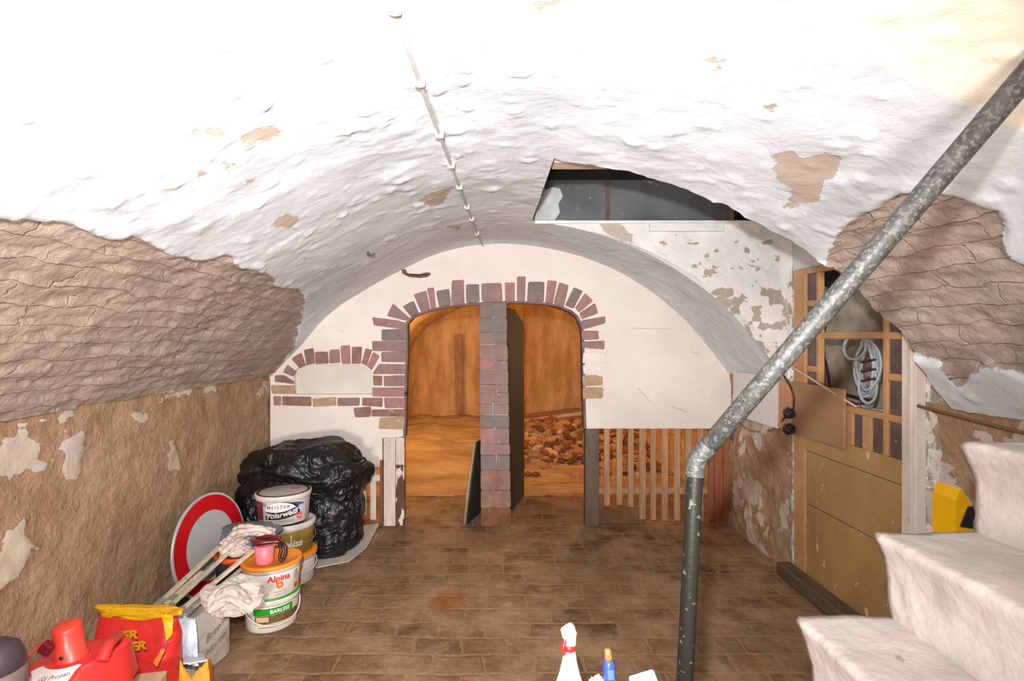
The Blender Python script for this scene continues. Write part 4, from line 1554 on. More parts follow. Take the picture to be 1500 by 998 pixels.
bk.patch(0.10, 0.125, 0.085, 0.13, M_txt_w, 0.002, par=lb)
bk.handle(0.07, flat('wire_steel', col(190, 176, 140), 0.4, 0.5), 0.0022, a_off=0.75)
bk = Bucket('paint_bucket', 'silver grey bucket with black lid, topmost of the rear stack of three', ax, ay - 0.005, 2 * hA + 0.014, .162, .140, 0.18, yA, M_silver, M_wplas, M_txt_k, GA)
bk.patch(-1.4, -0.85, 0.03, 0.145, M_maroon, 0.001)
lb = bk.patch(-0.85, 0.9, 0.004, 0.146, flat('pale_silver_label', col(190, 182, 178), 0.4), 0.0012)
bk.patch(0.25, 0.85, 0.07, 0.146, M_violet, 0.0016, par=lb, zf=lambda t: (0.075 + 0.045 * t, 0.138 - 0.02 * t * t))
bk.patch(-0.72, 0.52, 0, 0, M_txt_k, 0.0018, par=lb, zf=lambda t: (0.084 - 0.026 * math.sin(PI * t) + 0.03 * t, 0.088 + 0.048 * math.sin(PI * t) ** 0.5 * 1.0 + 0.016 * t))
bk.patch(-0.74, 0.44, 0, 0, M_txt_w, 0.0024, par=lb, zf=lambda t: (0.091 - 0.014 * math.sin(PI * t) + 0.016 * t, 0.097 + 0.046 * math.sin(PI * t) ** 0.5))
bk.patch(-0.72, 0.62, 0, 0, M_txt_k, 0.0022, par=lb, zf=lambda t: (0.040 - 0.010 * math.sin(PI * t) + 0.022 * t, 0.064 - 0.002 * math.sin(PI * t) + 0.028 * t))
xx_ = -0.66
for ch, wd in zip('MEISTER', (.92, .66, .36, .64, .66, .66, .70)):
    bk.text(ch, 0.029, xx_ + wd * 0.029 / 0.151 / 2, 0.106, M_txt_r if ch == 'S' else flat('dark_grey_print', col(96, 84, 84), 0.6), 0.0036, 0, 0.0006, lb)
    xx_ += wd * 0.029 / 0.151
bk.text('Polarweiß', 0.044, -0.08, 0.055, M_txt_w, 0.0034, 0.15, 0.0010, lb, slope=0.12)
bk.ring(0.62, 0.045, 0.0, 0.024, flat('red_badge', col(226, 90, 80), 0.5), star=1, n=32, par=lb)
bk.ring(0.66, 0.098, 0.0, 0.016, flat('pale_blue_badge', col(176, 188, 214), 0.5), par=lb)
bk.text('new', 0.018, 0.62, 0.04, M_txt_w, 0.003, par=lb)
for z_ in (0.028, 0.019):
    bk.patch(-0.35, 0.35, z_, z_ + 0.004, M_txt_g, 0.002, par=lb)
b = MB()
b.lathe([(0.9, 0), (0.88, 0.0012), (0, 0.0012)], bk.c + Vector((0, 0, 0.178)), 48, .162, .140, yaw=yA)
ls = b.build('lid_sticker', flat('grey_lid_print', col(186, 172, 166), 0.5), bk.root)
b = MB()
for dx in (0.02, 0.055):
    b.box(bk.c + Vector((dx + 0.02, 0.05, 0.1802)), (0.03, 0.02, 0.001), Matrix.Rotation(0.4, 3, 'Z'), 0)
b.build('lid_print', M_txt_r, ls)
bk.handle(0.03, flat('wire_steel_dark', col(150, 140, 136), 0.4, 0.5), 0.002, a_off=-2.3)

bx, by = -1.185, 2.765
hB = 0.172
yB = 0.5
bk = Bucket('paint_bucket', 'white bucket with green label band, lower of the front stack of two', bx - 0.005, by + 0.01, 0, .138, .122, hB, yB, M_wplas, M_wplas, M_green, GB)
b = MB()
b.lathe([(1.0, hB - 0.010), (1.04, hB - 0.008), (1.04, hB + 0.006), (0.98, hB + 0.008)], bk.c, 56, .138, .122, yaw=yB)
b.build('lid_rim', M_green, bk.root)
lb = bk.patch(-0.75, 1.1, 0.02, 0.132, flat('cream_label', col(206, 196, 168), 0.5))
bk.patch(-0.8, 0.75, 0.094, 0.132, M_green, 0.0016, par=lb)
bk.patch(-0.75, 1.12, 0.05, 0.093, material('brown_photo_print', col(112, 84, 50), col(80, 56, 44), scale=26), 0.0016, par=lb)
bk.patch(-0.68, -0.2, 0.062, 0.088, flat('pinkish_print', col(206, 160, 130), 0.5), 0.002, par=lb)
bk.text('BARLESS', 0.026, 0.22, 0.104, M_txt_w, bold=0.0005, par=lb, off=0.003)
bk.patch(-0.6, 0.6, 0.028, 0.034, M_txt_g, 0.002, par=lb)
bk.handle(0.085, M_wplas, 0.004, a_off=0.15)
bk = Bucket('paint_bucket', 'white bucket with bright orange lid and red lettering, on the front stack', bx, by, hB + 0.009, .146, .128, 0.166, yB, M_wplas, M_wplas, M_ora, GB)
b = MB()
b.lathe([(1.03, 0.150), (1.065, 0.153), (1.065, 0.164), (1.04, 0.170), (0.95, 0.171), (0.9, 0.165), (0.0, 0.165)], bk.c, 56, .146, .128, yaw=yB)
b.build('lid_rim', M_ora, bk.root)
bk.text('Alpina', 0.044, 0.16, 0.092, M_txt_r, bold=0.0014)
bk.ring(0.18, 0.07, 0.007, 0.0185, flat('orange_red_print', col(236, 106, 36), 0.5))
bk.text('Aktivweiß', 0.016, 0.22, 0.030, M_txt_g)
bk.patch(0.0, 0.45, 0.018, 0.021, M_txt_g, 0.0016)
lb = bk.patch(0.78, 0.98, 0.008, 0.118, material('picture_strip', col(186, 176, 168), col(140, 130, 126), scale=40), 0.0014)
bk.ring(0.9, 0.035, 0, 0.014, M_txt_r, 0.002, par=lb)
LIDZ = hB + 0.009 + 0.166

# pink cup on the orange lid
M_pink = flat('pink_plastic', col(222, 116, 124), 0.35)
cx_, cy2 = bx - 0.02, by - 0.045
cup = thing('plastic_cup', 'small pink plastic cup standing on the orange bucket lid', 'cup', (cx_, cy2, LIDZ))
b = MB()
b.lathe([(0.0, 0.001), (0.044, 0.0), (0.046, 0.004), (0.050, 0.094), (0.047, 0.095), (0.043, 0.008), (0.0, 0.006)], (cx_, cy2, LIDZ), 32)
b.build('cup_wall', M_pink, cup)
b = MB()
b.lathe([(0.0, 0.06), (0.0455, 0.06)], (cx_, cy2, LIDZ), 24)
b.build('cup_filling', flat('dark_red_residue', col(120, 30, 36), 0.5), cup)
# dark red goggles hanging over the cup
gg = thing('safety_goggles', 'dark red safety goggles resting on the pink cup', 'goggles', (cx_ + 0.02, cy2 + 0.03, LIDZ + 0.096))
M_gog = flat('dark_red_plastic', col(106, 24, 28), 0.25)
b = MB()
g0 = Vector((cx_, cy2, LIDZ + 0.104))
b.tube(curve_pts([g0 + Vector((-0.08, 0.02, 0.004)), g0 + Vector((-0.03, -0.025, 0.008)), g0 + Vector((0.03, -0.02, 0.010)), g0 + Vector((0.075, 0.0, 0.006))], 8), [0.011 + 0.004 * math.sin(i * .26) for i in range(25)], 10)
b.tube(curve_pts([g0 + Vector((-0.07, 0.05, 0.0)), g0 + Vector((0.0, 0.04, 0.016)), g0 + Vector((0.07, 0.03, 0.01))], 8), 0.010, 10)
b.build('frame', M_gog, gg)
b = MB()
b.tube(curve_pts([g0 + Vector((0.07, 0.0, 0.006)), g0 + Vector((0.11, -0.01, -0.01)), g0 + Vector((0.118, -0.02, -0.05)), g0 + Vector((0.105, -0.03, -0.082)), g0 + Vector((0.092, -0.03, -0.065)), g0 + Vector((0.095, -0.02, -0.03)), g0 + Vector((0.08, -0.005, 0.0))], 8), 0.009, 10)
b.build('temple_arm', flat('black_red_plastic', col(50, 22, 24), 0.3), gg)

# ------------------------------------------------------------------ black refuse bags
def bag_material():
    m, nt, N, L, b_ = node_mat('black_plastic_film')
    g = N('ShaderNodeNewGeometry').outputs['Position']
    b_.inputs['Base Color'].default_value = col(20, 19, 21)
    b_.inputs['Roughness'].default_value = 0.4
    n1 = n_noise(N, L, g, 6, 2, 0.4, 2.2)
    n2 = n_noise(N, L, g, 17, 2, 0.4, 1.8)
    r1 = n_math(N, L, 'ABSOLUTE', n_math(N, L, 'SUBTRACT', n1, 0.5))
    r2 = n_math(N, L, 'ABSOLUTE', n_math(N, L, 'SUBTRACT', n2, 0.5))
    h = n_math(N, L, 'ADD', n_math(N, L, 'MULTIPLY', r1, -0.055), n_math(N, L, 'MULTIPLY', r2, -0.010))
    bp = N('ShaderNodeBump')
    bp.inputs['Strength'].default_value = 0.8
    bp.inputs['Distance'].default_value = 1.0
    L(h, bp.inputs['Height'])
    L(bp.outputs[0], b_.inputs['Normal'])
    return m


M_bag = bag_material()


def blob(c, r, seed, amp=0.10, cre=0.06, sub=6, zmin=0.0, sq=0.92, xmin=None, ymax=None, floorz=None):
    bb = bmesh.new()
    bmesh.ops.create_icosphere(bb, subdivisions=sub, radius=1.0)
    n = np.array([v.co for v in bb.verts])
    fc = [[v.index for v in f.verts] for f in bb.faces]
    bb.free()
    pw = np.sign(n) * np.abs(n) ** sq
    p_ = pw * np.array(r)
    d = 1 + amp * fbm(n, 1.7, 2, off=seed) + cre * (0.5 - np.abs(fbm(n, 2.3, 2, 0.4, off=seed + 9)) * 1.6) + cre * 0.25 * (0.4 - np.abs(fbm(n + 0.15 * fbm(n, 2, 2)[:, None], 5, 2, 0.4, off=seed + 31)))
    p_ = p_ * d[:, None] + np.array(c)
    p_[:, 2] = np.maximum(p_[:, 2], zmin + 0.002 * np.abs(n[:, 0]))
    if xmin is not None:
        p_[:, 0] = np.maximum(p_[:, 0], xmin)
    if ymax is not None:
        p_[:, 1] = np.minimum(p_[:, 1], ymax)
    return p_, fc


def bag(label, c, r, seed, neck=None, **k):
    p_, fc = blob(c, r, seed, **k)
    root = thing('refuse_bag', label, 'bag', (c[0], c[1], max(c[2] - r[2], 0)), 'black refuse bags piled in the corner')
    obj_from('sack', p_.tolist(), fc, M_bag, root, smooth=True)
    if neck:
        b_ = MB()
        for i in range(7):
            a = i / 7 * 2 * PI
            o_ = Vector((math.cos(a), math.sin(a), 0)) * 0.03
            n_ = Vector(neck)
            b_.tube(curve_pts([n_ + o_ * 1.6 + Vector((0, 0, -0.06)), n_ + o_ * 0.6, n_ + o_ * 2.2 + Vector((0.02 * math.cos(a * 3), 0.02, 0.06 + 0.02 * math.sin(a * 5)))], 6), [0.024 - 0.0006 * j for j in range(13)], 7)
        b_.build('gathered_neck', M_bag, root)
    return root


bag('big black refuse bag at the bottom right of the pile, on the white sheet', (-1.17, 3.72, 0.22), (0.25, 0.25, 0.27), 3.1, ymax=4.14)
bag('black refuse bag at the bottom left of the pile, behind the road sign', (-1.55, 3.72, 0.27), (0.27, 0.30, 0.34), 8.4, xmin=-1.80, ymax=4.14)
bag('large black refuse bag lying across the top of the pile', (-1.37, 3.78, 0.54), (0.47, 0.30, 0.235), 14.2, neck=(-1.0, 3.70, 0.60), zmin=0.30, amp=0.12, cre=0.09, xmin=-1.82, ymax=4.14)

# pale sheet on the floor under the bags
b = MB()
q = [F(462, 834), F(512, 824), F(537, 805), F(556, 771), F(500, 776), F(440, 800)]
zs_ = [0.004, 0.004, 0.008, 0.018, 0.01, 0.006]
q = [Vector((v.x, v.y, z_)) for v, z_ in zip(q, zs_)]
b.add(q + [v + Vector((0, 0, 0.006)) for v in q], [[5, 4, 3, 2, 1, 0], [6, 7, 8, 9, 10, 11]] + [[i, (i + 1) % 6, (i + 1) % 6 + 6, i + 6] for i in range(6)])
tag(b.build('white_sheet', material('pale_grey_board', col(190, 184, 178), col(172, 166, 160), scale=4, bump=0.05), loc=q[2]), 'pale grey board lying on the floor under the black bags', 'board')

# ------------------------------------------------------------------ round road sign leaning on the left wall
M_sred = flat('sign_red', col(196, 22, 30), 0.35)
M_swht = material('sign_white', col(184, 182, 182), col(172, 172, 172), scale=4, rough=0.35, bump=0.0, spots=col(150, 150, 150), spot_scale=30, spot_t=0.74)
ca, sa = math.cos(math.radians(80)), math.sin(math.radians(80))
ux = Vector((ca, sa, 0))
nz = Vector((sa, -ca, 0))
tilt = 0.14
uz = (Vector((0, 0, 1)) * math.cos(tilt) - nz * math.sin(tilt)).normalized()
un = ux.cross(uz).normalized()
if un.x < 0:
    un = -un
sc_ = Vector((-1.672, 3.06, 0.302))
sign = thing('road_sign', 'round white road sign with red border leaning on the left wall', 'road sign', sc_ - Vector((0, 0, 0.30)))
SR = Matrix((ux, uz, un)).transposed()


def ringm(r0, r1, z0, z1, n=72):
    b_ = MB()
    V, Fs = [], []
    prof_ = [(r0, z0), (r0, z1), (r1, z1), (r1, z0)] if r0 > 0 else [(0.0, z1), (r1, z1), (r1, z0), (0.0, z0)]
    b_.lathe(prof_, sc_, n, R=SR)
    return b_


def disc(r0, r1, z, n=72):
    b_ = MB()
    if r0 == 0:
        b_.lathe([(r1, z), (1e-6, z)], sc_, n, R=SR)
        b_.v = b_.v
    else:
        V, Fs = [], []
        for k in range(n):
            a = 2 * PI * k / n
            for r in (r0, r1):
                V.append(sc_ + SR @ Vector((r * math.cos(a), r * math.sin(a), z)))
        Fs = [[2 * i, 2 * i + 1, (2 * i + 3) % (2 * n), (2 * i + 2) % (2 * n)] for i in range(n)]
        b_.add(V, Fs)
    return b_


b = MB()
b.lathe([(0.0, -0.016), (0.290, -0.016), (0.3, -0.012), (0.3, 0.0), (0.0, 0.0)], sc_, 72, R=SR)
b.build('plate', flat('sign_grey_back', col(196, 196, 194), 0.4, 0.3), sign)
V = [sc_ + SR @ Vector((r * math.cos(2 * PI * k / 72), r * math.sin(2 * PI * k / 72), 0.0012)) for k in range(72) for r in (0.198, 0.288)]
obj_from('red_border', V, [[2 * i, 2 * i + 1, (2 * i + 3) % 144, (2 * i + 2) % 144] for i in range(72)], M_sred, sign)
V = [sc_ + SR @ Vector((0.198 * math.cos(2 * PI * k / 72), 0.198 * math.sin(2 * PI * k / 72), 0.0012)) for k in range(72)]
obj_from('white_field', V, [list(range(72))], M_swht, sign)
V = [sc_ + SR @ Vector((r * math.cos(2 * PI * k / 72), r * math.sin(2 * PI * k / 72), 0.0012)) for k in range(72) for r in (0.288, 0.2995)]
obj_from('white_rim', V, [[2 * i, 2 * i + 1, (2 * i + 3) % 144, (2 * i + 2) % 144] for i in range(72)], M_swht, sign)

# ------------------------------------------------------------------ orange rimmed pot and the blue grey tub of rollers on it
px_, py_ = -1.45, 2.93
pot = thing('black_pot', 'black plastic pot with orange rim under the crumpled sheeting', 'pot', (px_, py_, 0))
b = MB()
b.lathe([(0.0, 0.001), (0.095, 0.0), (0.115, 0.24), (0.118, 0.30), (0.112, 0.30), (0.1, 0.25), (0.0, 0.25)], (px_, py_, 0), 36)
b.build('body', flat('dull_black', col(52, 50, 52), 0.5), pot)
b = MB()
b.lathe([(0.117, 0.292), (0.124, 0.296), (0.124, 0.318), (0.116, 0.322), (0.108, 0.316), (0.108, 0.296)], (px_, py_, 0), 36)
b.build('rim', flat('red_orange_rim', col(220, 92, 36), 0.4), pot)


def rag_mesh(c, r, seed, amp, cre, zc=None, sub=5):
    p_, fc = blob(c, r, seed, amp=amp, cre=cre, sub=sub, zmin=c[2] - r[2], sq=0.9)
    return p_, fc


M_tarp = material('blue_grey_film', col(112, 116, 128), col(84, 90, 108), scale=5, rough=0.4, bump=0.3, bscale=14, bdist=0.02)
M_foil = material('pale_crumpled_film', col(206, 188, 176), col(176, 158, 148), scale=7, rough=0.45, bump=0.5, bscale=16, bdist=0.02)
tc = P(363, 787, 2.92)
tub = thing('film_bundle', 'blue grey plastic bundle with pale film on top of the black pot', 'plastic film', (tc.x, tc.y, 0.322))
p_, fc = blob((tc.x - 0.005, tc.y + 0.02, tc.z + 0.01), (0.155, 0.12, 0.052), 5.5, amp=0.16, cre=0.12, sub=5, zmin=0.318, sq=0.9)
# tilt upwards to the left
p_[:, 2] += (p_[:, 0] - tc.x) * -0.02
obj_from('blue_film', p_.tolist(), fc, M_tarp, tub, smooth=True)
b = MB()
ln = [P(398, 784, 2.80), P(382, 779, 2.77), P(360, 778, 2.76), P(343, 784, 2.76), P(331, 796, 2.76), P(322, 808, 2.76)]
for k, (dz, dy, rr) in enumerate(((0.006, 0, .015), (-0.016, 0.015, .016), (0.022, 0.025, .013), (-0.034, 0.03, .016))):
    pts = [v + Vector((0.006 * math.sin(k * 3 + i * 2), dy + 0.01 * math.sin(i * 1.7 + k), dz * (0.4 + 0.2 * i) + 0.004 * math.sin(i * 2.3 + k))) for i, v in enumerate(ln)]
    cp = curve_pts(pts, 8)
    b.tube(cp, [rr * (0.75 + 0.4 * abs(math.sin(i * 0.6 + k))) for i in range(len(cp))], 9)
b.build('pale_film', M_foil, tub)
p_, fc = blob(P(350, 799, 2.84), (0.085, 0.07, 0.045), 2.2, amp=0.2, cre=0.2, sub=5, zmin=0.318, sq=0.9)
obj_from('crumpled_film', p_.tolist(), fc, M_foil, tub, smooth=True)

# ------------------------------------------------------------------ folding poles
M_pole = material('ivory_pole', col(206, 192, 170), col(180, 164, 142), scale=8, rough=0.5, bump=0.1, stretch=(4, 4, 4))
poles = [((224, 893, 2.42), (322, 801, 2.80), 0.014, 'outermost pale flat pole of the bundle running up to the plastic film'),
         ((238, 899, 2.38), (336, 809, 2.78), 0.012, 'second pale pole of the bundle, just below the outermost one'),
         ((243, 886, 2.44), (296, 838, 2.66), 0.014, 'short pale pole lying below the two long poles'),
         ((252, 905, 2.34), (372, 806, 2.72), 0.013, 'long thin pale pole running down from the black pot past the white sack'),
         ((266, 905, 2.36), (356, 832, 2.70), 0.011, 'lowest pale pole of the bundle, just above the white sack mouth')]
for a, c_, r, lab in poles:
    pa, pb = P(*a), P(*c_)
    root = thing('pole', lab, 'pole', pa, 'bundle of pale poles')
    b = MB()
    b.beam(pa, pb, 2 * r, 1.1 * r, bev=0.004)
    b.build('shaft', M_pole, root)
    b = MB()
    dv = (pb - pa).normalized()
    b.beam(pa + dv * 0.02, pa + dv * 0.06, 2 * r + 0.004, 1.1 * r + 0.006, bev=0.002)
    b.build('end_sleeve', material('grey_sleeve', col(150, 140, 128), col(130, 120, 110)), root)

# ------------------------------------------------------------------ white mortar sack
M_sack = material('white_paper', col(196, 184, 173), col(182, 168, 157), scale=4, rough=0.8, bump=0.5, bscale=11, bdist=0.02)
sk = thing('mortar_sack', 'white paper sack with handwriting and crumpled open mouth, left foreground', 'sack', (-1.32, 2.40, 0))
a0 = Vector((-1.268, 2.515, 0))      # far right foot corner
a1 = Vector((-1.335, 2.23, 0))       # near right foot corner
dirf = (a1 - a0).normalized()
nr = Vector((-dirf.y, dirf.x, 0))
if nr.x < 0:
    nr = -nr
W, D, H = (a1 - a0).length, 0.14, 0.285
V, Fs = [], []
nu, nw = 40, 26


def sackpt(u, v):                     # u around, v up
    t = u % 1.0
    a = 2 * PI * t
    sx_ = math.copysign(abs(math.cos(a)) ** 0.35, math.cos(a))
    sy_ = math.copysign(abs(math.sin(a)) ** 0.35, math.sin(a))
    bul = 1 + 0.06 * math.sin(PI * min(v * 1.1, 1))
    k = (1 - 0.20 * max(0, v - 0.72) / 0.28)
    c0 = (a0 + a1) / 2 - nr * D / 2
    return c0 + dirf * (sx_ * W / 2 * (1 - 0.10 * v)) + nr * (sy_ * D / 2 * bul * k) + Vector((0, 0, v * H + 0.02 * v * (-sx_)))


for j in range(nw + 1):
    for i in range(nu):
        q = sackpt(i / nu, j / nw)
        n_ = mnoise.noise(q * 9) * 0.009 + mnoise.noise(q * 22) * 0.004
        V.append(q + nr * n_ + dirf * n_ * 0.5)
for j in range(nw):
    for i in range(nu):
        Fs.append([j * nu + i, j * nu + (i + 1) % nu, (j + 1) * nu + (i + 1) % nu, (j + 1) * nu + i])
Fs.append(list(range(nu))[::-1])
for v in V[:nu]:
    v.z = 0.001
obj_from('paper_body', V, Fs, M_sack, sk, smooth=True)
# writing on the right face
face0 = (a0 + a1) / 2


def sw(u, v):
    return face0 - dirf * 1.0 * u + nr * 0.017 + Vector((0, 0, v))


b = MB()
write(b, 'Brzem.', 0.048, lambda u, v: face0 - dirf * (u + 0.015) + nr * 0.020 + Vector((0, 0, 0.172 + v + 0.28 * u)), 0.25)
write(b, 'Mörtel', 0.048, lambda u, v: face0 - dirf * (u + 0.010) + nr * 0.020 + Vector((0, 0, 0.105 + v + 0.28 * u)), 0.25)
b.build('handwriting', flat('pencil_grey', col(126, 114, 106), 0.8), sk)
# crumpled open mouth, flopping to the right
mc = P(344, 873, 2.44)
p_, fc = blob((mc.x, mc.y, mc.z), (0.135, 0.11, 0.075), 21.7, amp=0.20, cre=0.22, sub=4, zmin=mc.z - 0.09, sq=0.95)
p_[:, 2] += 0.02 * np.sin(p_[:, 0] * 30)
obj_from('crumpled_mouth', p_.tolist(), fc, M_sack, sk, smooth=False)

# torn grey-blue paper wrapping and orange bag in front
M_tpap = material('grey_blue_paper', col(204, 208, 214), col(168, 174, 186), scale=9, rough=0.75, bump=0.6, bscale=18, bdist=0.015, spots=col(70, 66, 76), spot_scale=16, spot_t=0.70)
M_obag = material('orange_bag_print', col(226, 150, 40), col(206, 120, 34), scale=6, rough=0.5, bump=0.4, bscale=14, bdist=0.015)
ob = thing('torn_bag', 'torn orange paper bag with grey blue lining, beside the white sack', 'bag', (-1.20, 2.02, 0))


def sheet(name, px_pts, mt, par, thick=0.004, crease=0.010, n=16):
    """crumpled paper: bilinear patch over four corners (world), displaced"""
    a, c_, d2, e2 = px_pts
    V, Fs = [], []
    for i in range(n + 1):
        for j in range(n + 1):
            s, t = i / n, j / n
            q = a * (1 - s) * (1 - t) + c_ * s * (1 - t) + d2 * s * t + e2 * (1 - s) * t
            k = crease * (mnoise.noise(q * 16) + 0.6 * mnoise.noise(q * 40))
            jag = 0.012 * mnoise.noise(Vector((s * 9, t * 9, a.x * 50))) if (t in (0, 1) or s in (0, 1)) else 0
            V.append(q + Vector((k * 0.4, -k, jag + k * 0.2)))
    for i in range(n):
        for j in range(n):
            Fs.append([i * (n + 1) + j, (i + 1) * (n + 1) + j, (i + 1) * (n + 1) + j + 1, i * (n + 1) + j + 1])
    o_ = obj_from(name, V, Fs, mt, par, smooth=True)
    md = o_.modifiers.new('thickness', 'SOLIDIFY')
    md.thickness = thick
    return o_


sheet('orange_side', [P(254, 1075, 2.02), P(316, 1075, 2.04), P(276, 985, 2.07), P(258, 960, 2.05)], M_obag, ob)
sheet('orange_side', [P(290, 1075, 2.03), P(316, 1075, 2.04), P(304, 966, 2.08), P(281, 992, 2.06)], M_obag, ob)
sheet('orange_side', [P(316, 1075, 2.04), P(322, 1075, 2.18), P(310, 968, 2.2), P(304, 966, 2.08)], M_obag, ob)
sheet('maroon_side', [P(232, 1075, 2.10), P(256, 1075, 2.02), P(262, 964, 2.05), P(240, 962, 2.12)], flat('maroon_paper', col(120, 40, 34), 0.6), ob)
sheet('grey_lining', [P(250, 962, 2.12), P(282, 968, 2.10), P(284, 925, 2.20), P(256, 935, 2.16)], M_tpap, ob, crease=0.02)
sheet('grey_lining', [P(268, 972, 2.06), P(304, 968, 2.08), P(298, 958, 2.16), P(272, 955, 2.14)], M_tpap, ob, crease=0.012)
sheet('grey_lining', [P(258, 935, 2.17), P(290, 960, 2.18), P(287, 905, 2.24), P(268, 918, 2.2)], M_tpap, ob, crease=0.02)
sheet('grey_lining', [P(231, 994, 2.0), P(247, 983, 2.02), P(250, 965, 2.05), P(240, 968, 2.03)], M_tpap, ob, crease=0.01)

sheet('grey_lining', [P(246, 970, 2.09), P(292, 974, 2.11), P(286, 908, 2.19), P(258, 900, 2.19)], M_tpap, ob, crease=0.022)
# red and yellow sack
M_redbag = material('red_sack_print', col(216, 52, 44), col(196, 36, 36), scale=4, rough=0.42, bump=0.5, bscale=9, bdist=0.03)
M_yel = material('yellow_sack_fold', col(226, 176, 20), col(206, 148, 16), scale=6, rough=0.45, bump=0.4, bscale=16, bdist=0.015)
rs = thing('red_sack', 'red plastic sack with yellow folded top and yellow letters, left foreground', 'sack', (-1.43, 2.02, 0))
V, Fs = [], []
nu, nw = 48, 36
tl, tr = P(138, 912, 2.02), P(246, 907, 1.98)
bl_, brr = P(128, 1185, 2.02), P(240, 1185, 1.98)
cb = (bl_ + brr) / 2
cb.z = 0
for j in range(nw + 1):
    v = j / nw
    for i in range(nu):
        a = 2 * PI * i / nu
        sx_ = math.copysign(abs(math.cos(a)) ** 0.5, math.cos(a))
        sy_ = math.copysign(abs(math.sin(a)) ** 0.7, math.sin(a))
        top_ = (tl + tr) / 2
        wid = (tr - tl).length / 2
        q = Vector((top_.x, top_.y + 0.05, v * (top_.z)))
        dep = 0.085 * (1 - 0.80 * v ** 3) * (1 + 0.1 * math.sin(PI * v))
        q += Vector((sx_ * wid * (1.02 - 0.05 * v), sy_ * dep, 0.015 * -sx_ * v))
        n_ = mnoise.noise(q * 7) * 0.014 + mnoise.noise(q * 18) * 0.006
        q += Vector((n_ * 0.4, n_, 0))
        if j == 0:
            q.z = 0.001
        V.append(q)
for j in range(nw):
    for i in range(nu):
        Fs.append([j * nu + i, j * nu + (i + 1) % nu, (j + 1) * nu + (i + 1) % nu, (j + 1) * nu + i])
Fs.append(list(range(nu))[::-1])
Fs.append([nw * nu + i for i in range(nu)])
obj_from('sack_body', V, Fs, M_redbag, rs, smooth=True)
topc = (tl + tr) / 2
p_, fc = blob((topc.x + 0.003, topc.y + 0.05, topc.z + 0.004), (0.150, 0.028, 0.021), 9.9, amp=0.16, cre=0.16, sub=5, zmin=-1, sq=0.7)
p_[:, 2] += -0.014 * ((p_[:, 0] - topc.x) / 0.15) + 0.016 * np.maximum(0, (p_[:, 0] - topc.x) / 0.15)
obj_from('yellow_fold', p_.tolist(), fc, M_yel, rs, smooth=True)
sheet('yellow_flap', [P(243, 940, 1.955), P(252, 930, 1.96), P(253, 903, 1.97), P(236, 900, 1.96)], M_yel, rs, crease=0.012)
sheet('yellow_flap', [P(224, 972, 1.93), P(229, 978, 1.93), P(242, 952, 1.95), P(237, 950, 1.95)], flat('orange_flap', col(228, 120, 40), 0.5), rs, crease=0.006)
b = MB()
for body_, x_, y_, sz in (('ER', 189, 937, 0.054), ('BER', 196, 953, 0.054), ('RLE', 196, 984, 0.022)):
    o_ = P(x_, y_, 1.905)
    b = MB()
    write(b, body_, sz * (1.0 if body_ != 'BER' else .95), lambda u, v, o_=o_: o_ + Vector((u, 0.02 * abs(u), v * 0.85 + 0.12 * u)), 0.15, 0.002)
    b.build('lettering', M_yel, rs)
# cardboard edge in front of the red sack
b = MB()
b.box(P(214, 1010, 1.84), (0.10, 0.10, 0.06), Matrix.Rotation(0.2, 3, 'Z'), 0.004)
c_ = P(214, 1010, 1.84)
b.b2((c_.x - 0.048, c_.y - 0.045, 0.0), (c_.x + 0.048, c_.y + 0.045, c_.z), 0.003)
tag(b.build('cardboard_box', flat('brown_card', col(196, 156, 126), 0.8), loc=(c_.x, c_.y, 0)), 'brown cardboard box edge between the gas bottle and red sack', 'box')

# ------------------------------------------------------------------ propane bottle
M_gas = material('gloss_red_paint', col(218, 52, 48), col(206, 44, 42), scale=3, rough=0.35, bump=0.05)
gx, gy = P(106, 960, 1.60).x, 1.60
gasb = thing('gas_bottle', 'red propane gas bottle with tall red cap and white label, lower left corner', 'gas bottle', (gx, gy, 0))
ZT = P(106, 960, 1.6).z      # foot of the cap
b = MB()
b.lathe([(0.0, 0.02), (0.12, 0.0), (0.125, 0.03), (0.15, 0.06), (0.156, ZT - 0.10), (0.152, ZT - 0.06), (0.138, ZT - 0.032), (0.105, ZT - 0.012), (0.06, ZT - 0.002), (0.0, ZT)], (gx, gy, 0), 56)
b.build('cylinder', M_gas, gasb)
capR = Matrix.Rotation(-0.05, 3, 'Y') @ Matrix.Rotation(0.10, 3, 'X')
b = MB()
b.lathe([(0.048, 0.0), (0.046, 0.008), (0.039, 0.012), (0.038, 0.100), (0.036, 0.106), (0.031, 0.108), (0.0, 0.109)], (gx - 0.004, gy, ZT - 0.006), 40, R=capR)
cap = b.build('valve_cap', flat('cap_red', col(228, 66, 52), 0.35), gasb)
b = MB()
b.lathe([(0.0, -.002), (.006, -.002), (.006, .003), (0, .003)], Vector((gx, gy - 0.040, ZT + 0.016)), 10, R=Matrix.Rotation(PI / 2, 3, 'X'))
b.build('vent_hole', M_txt_k, cap)
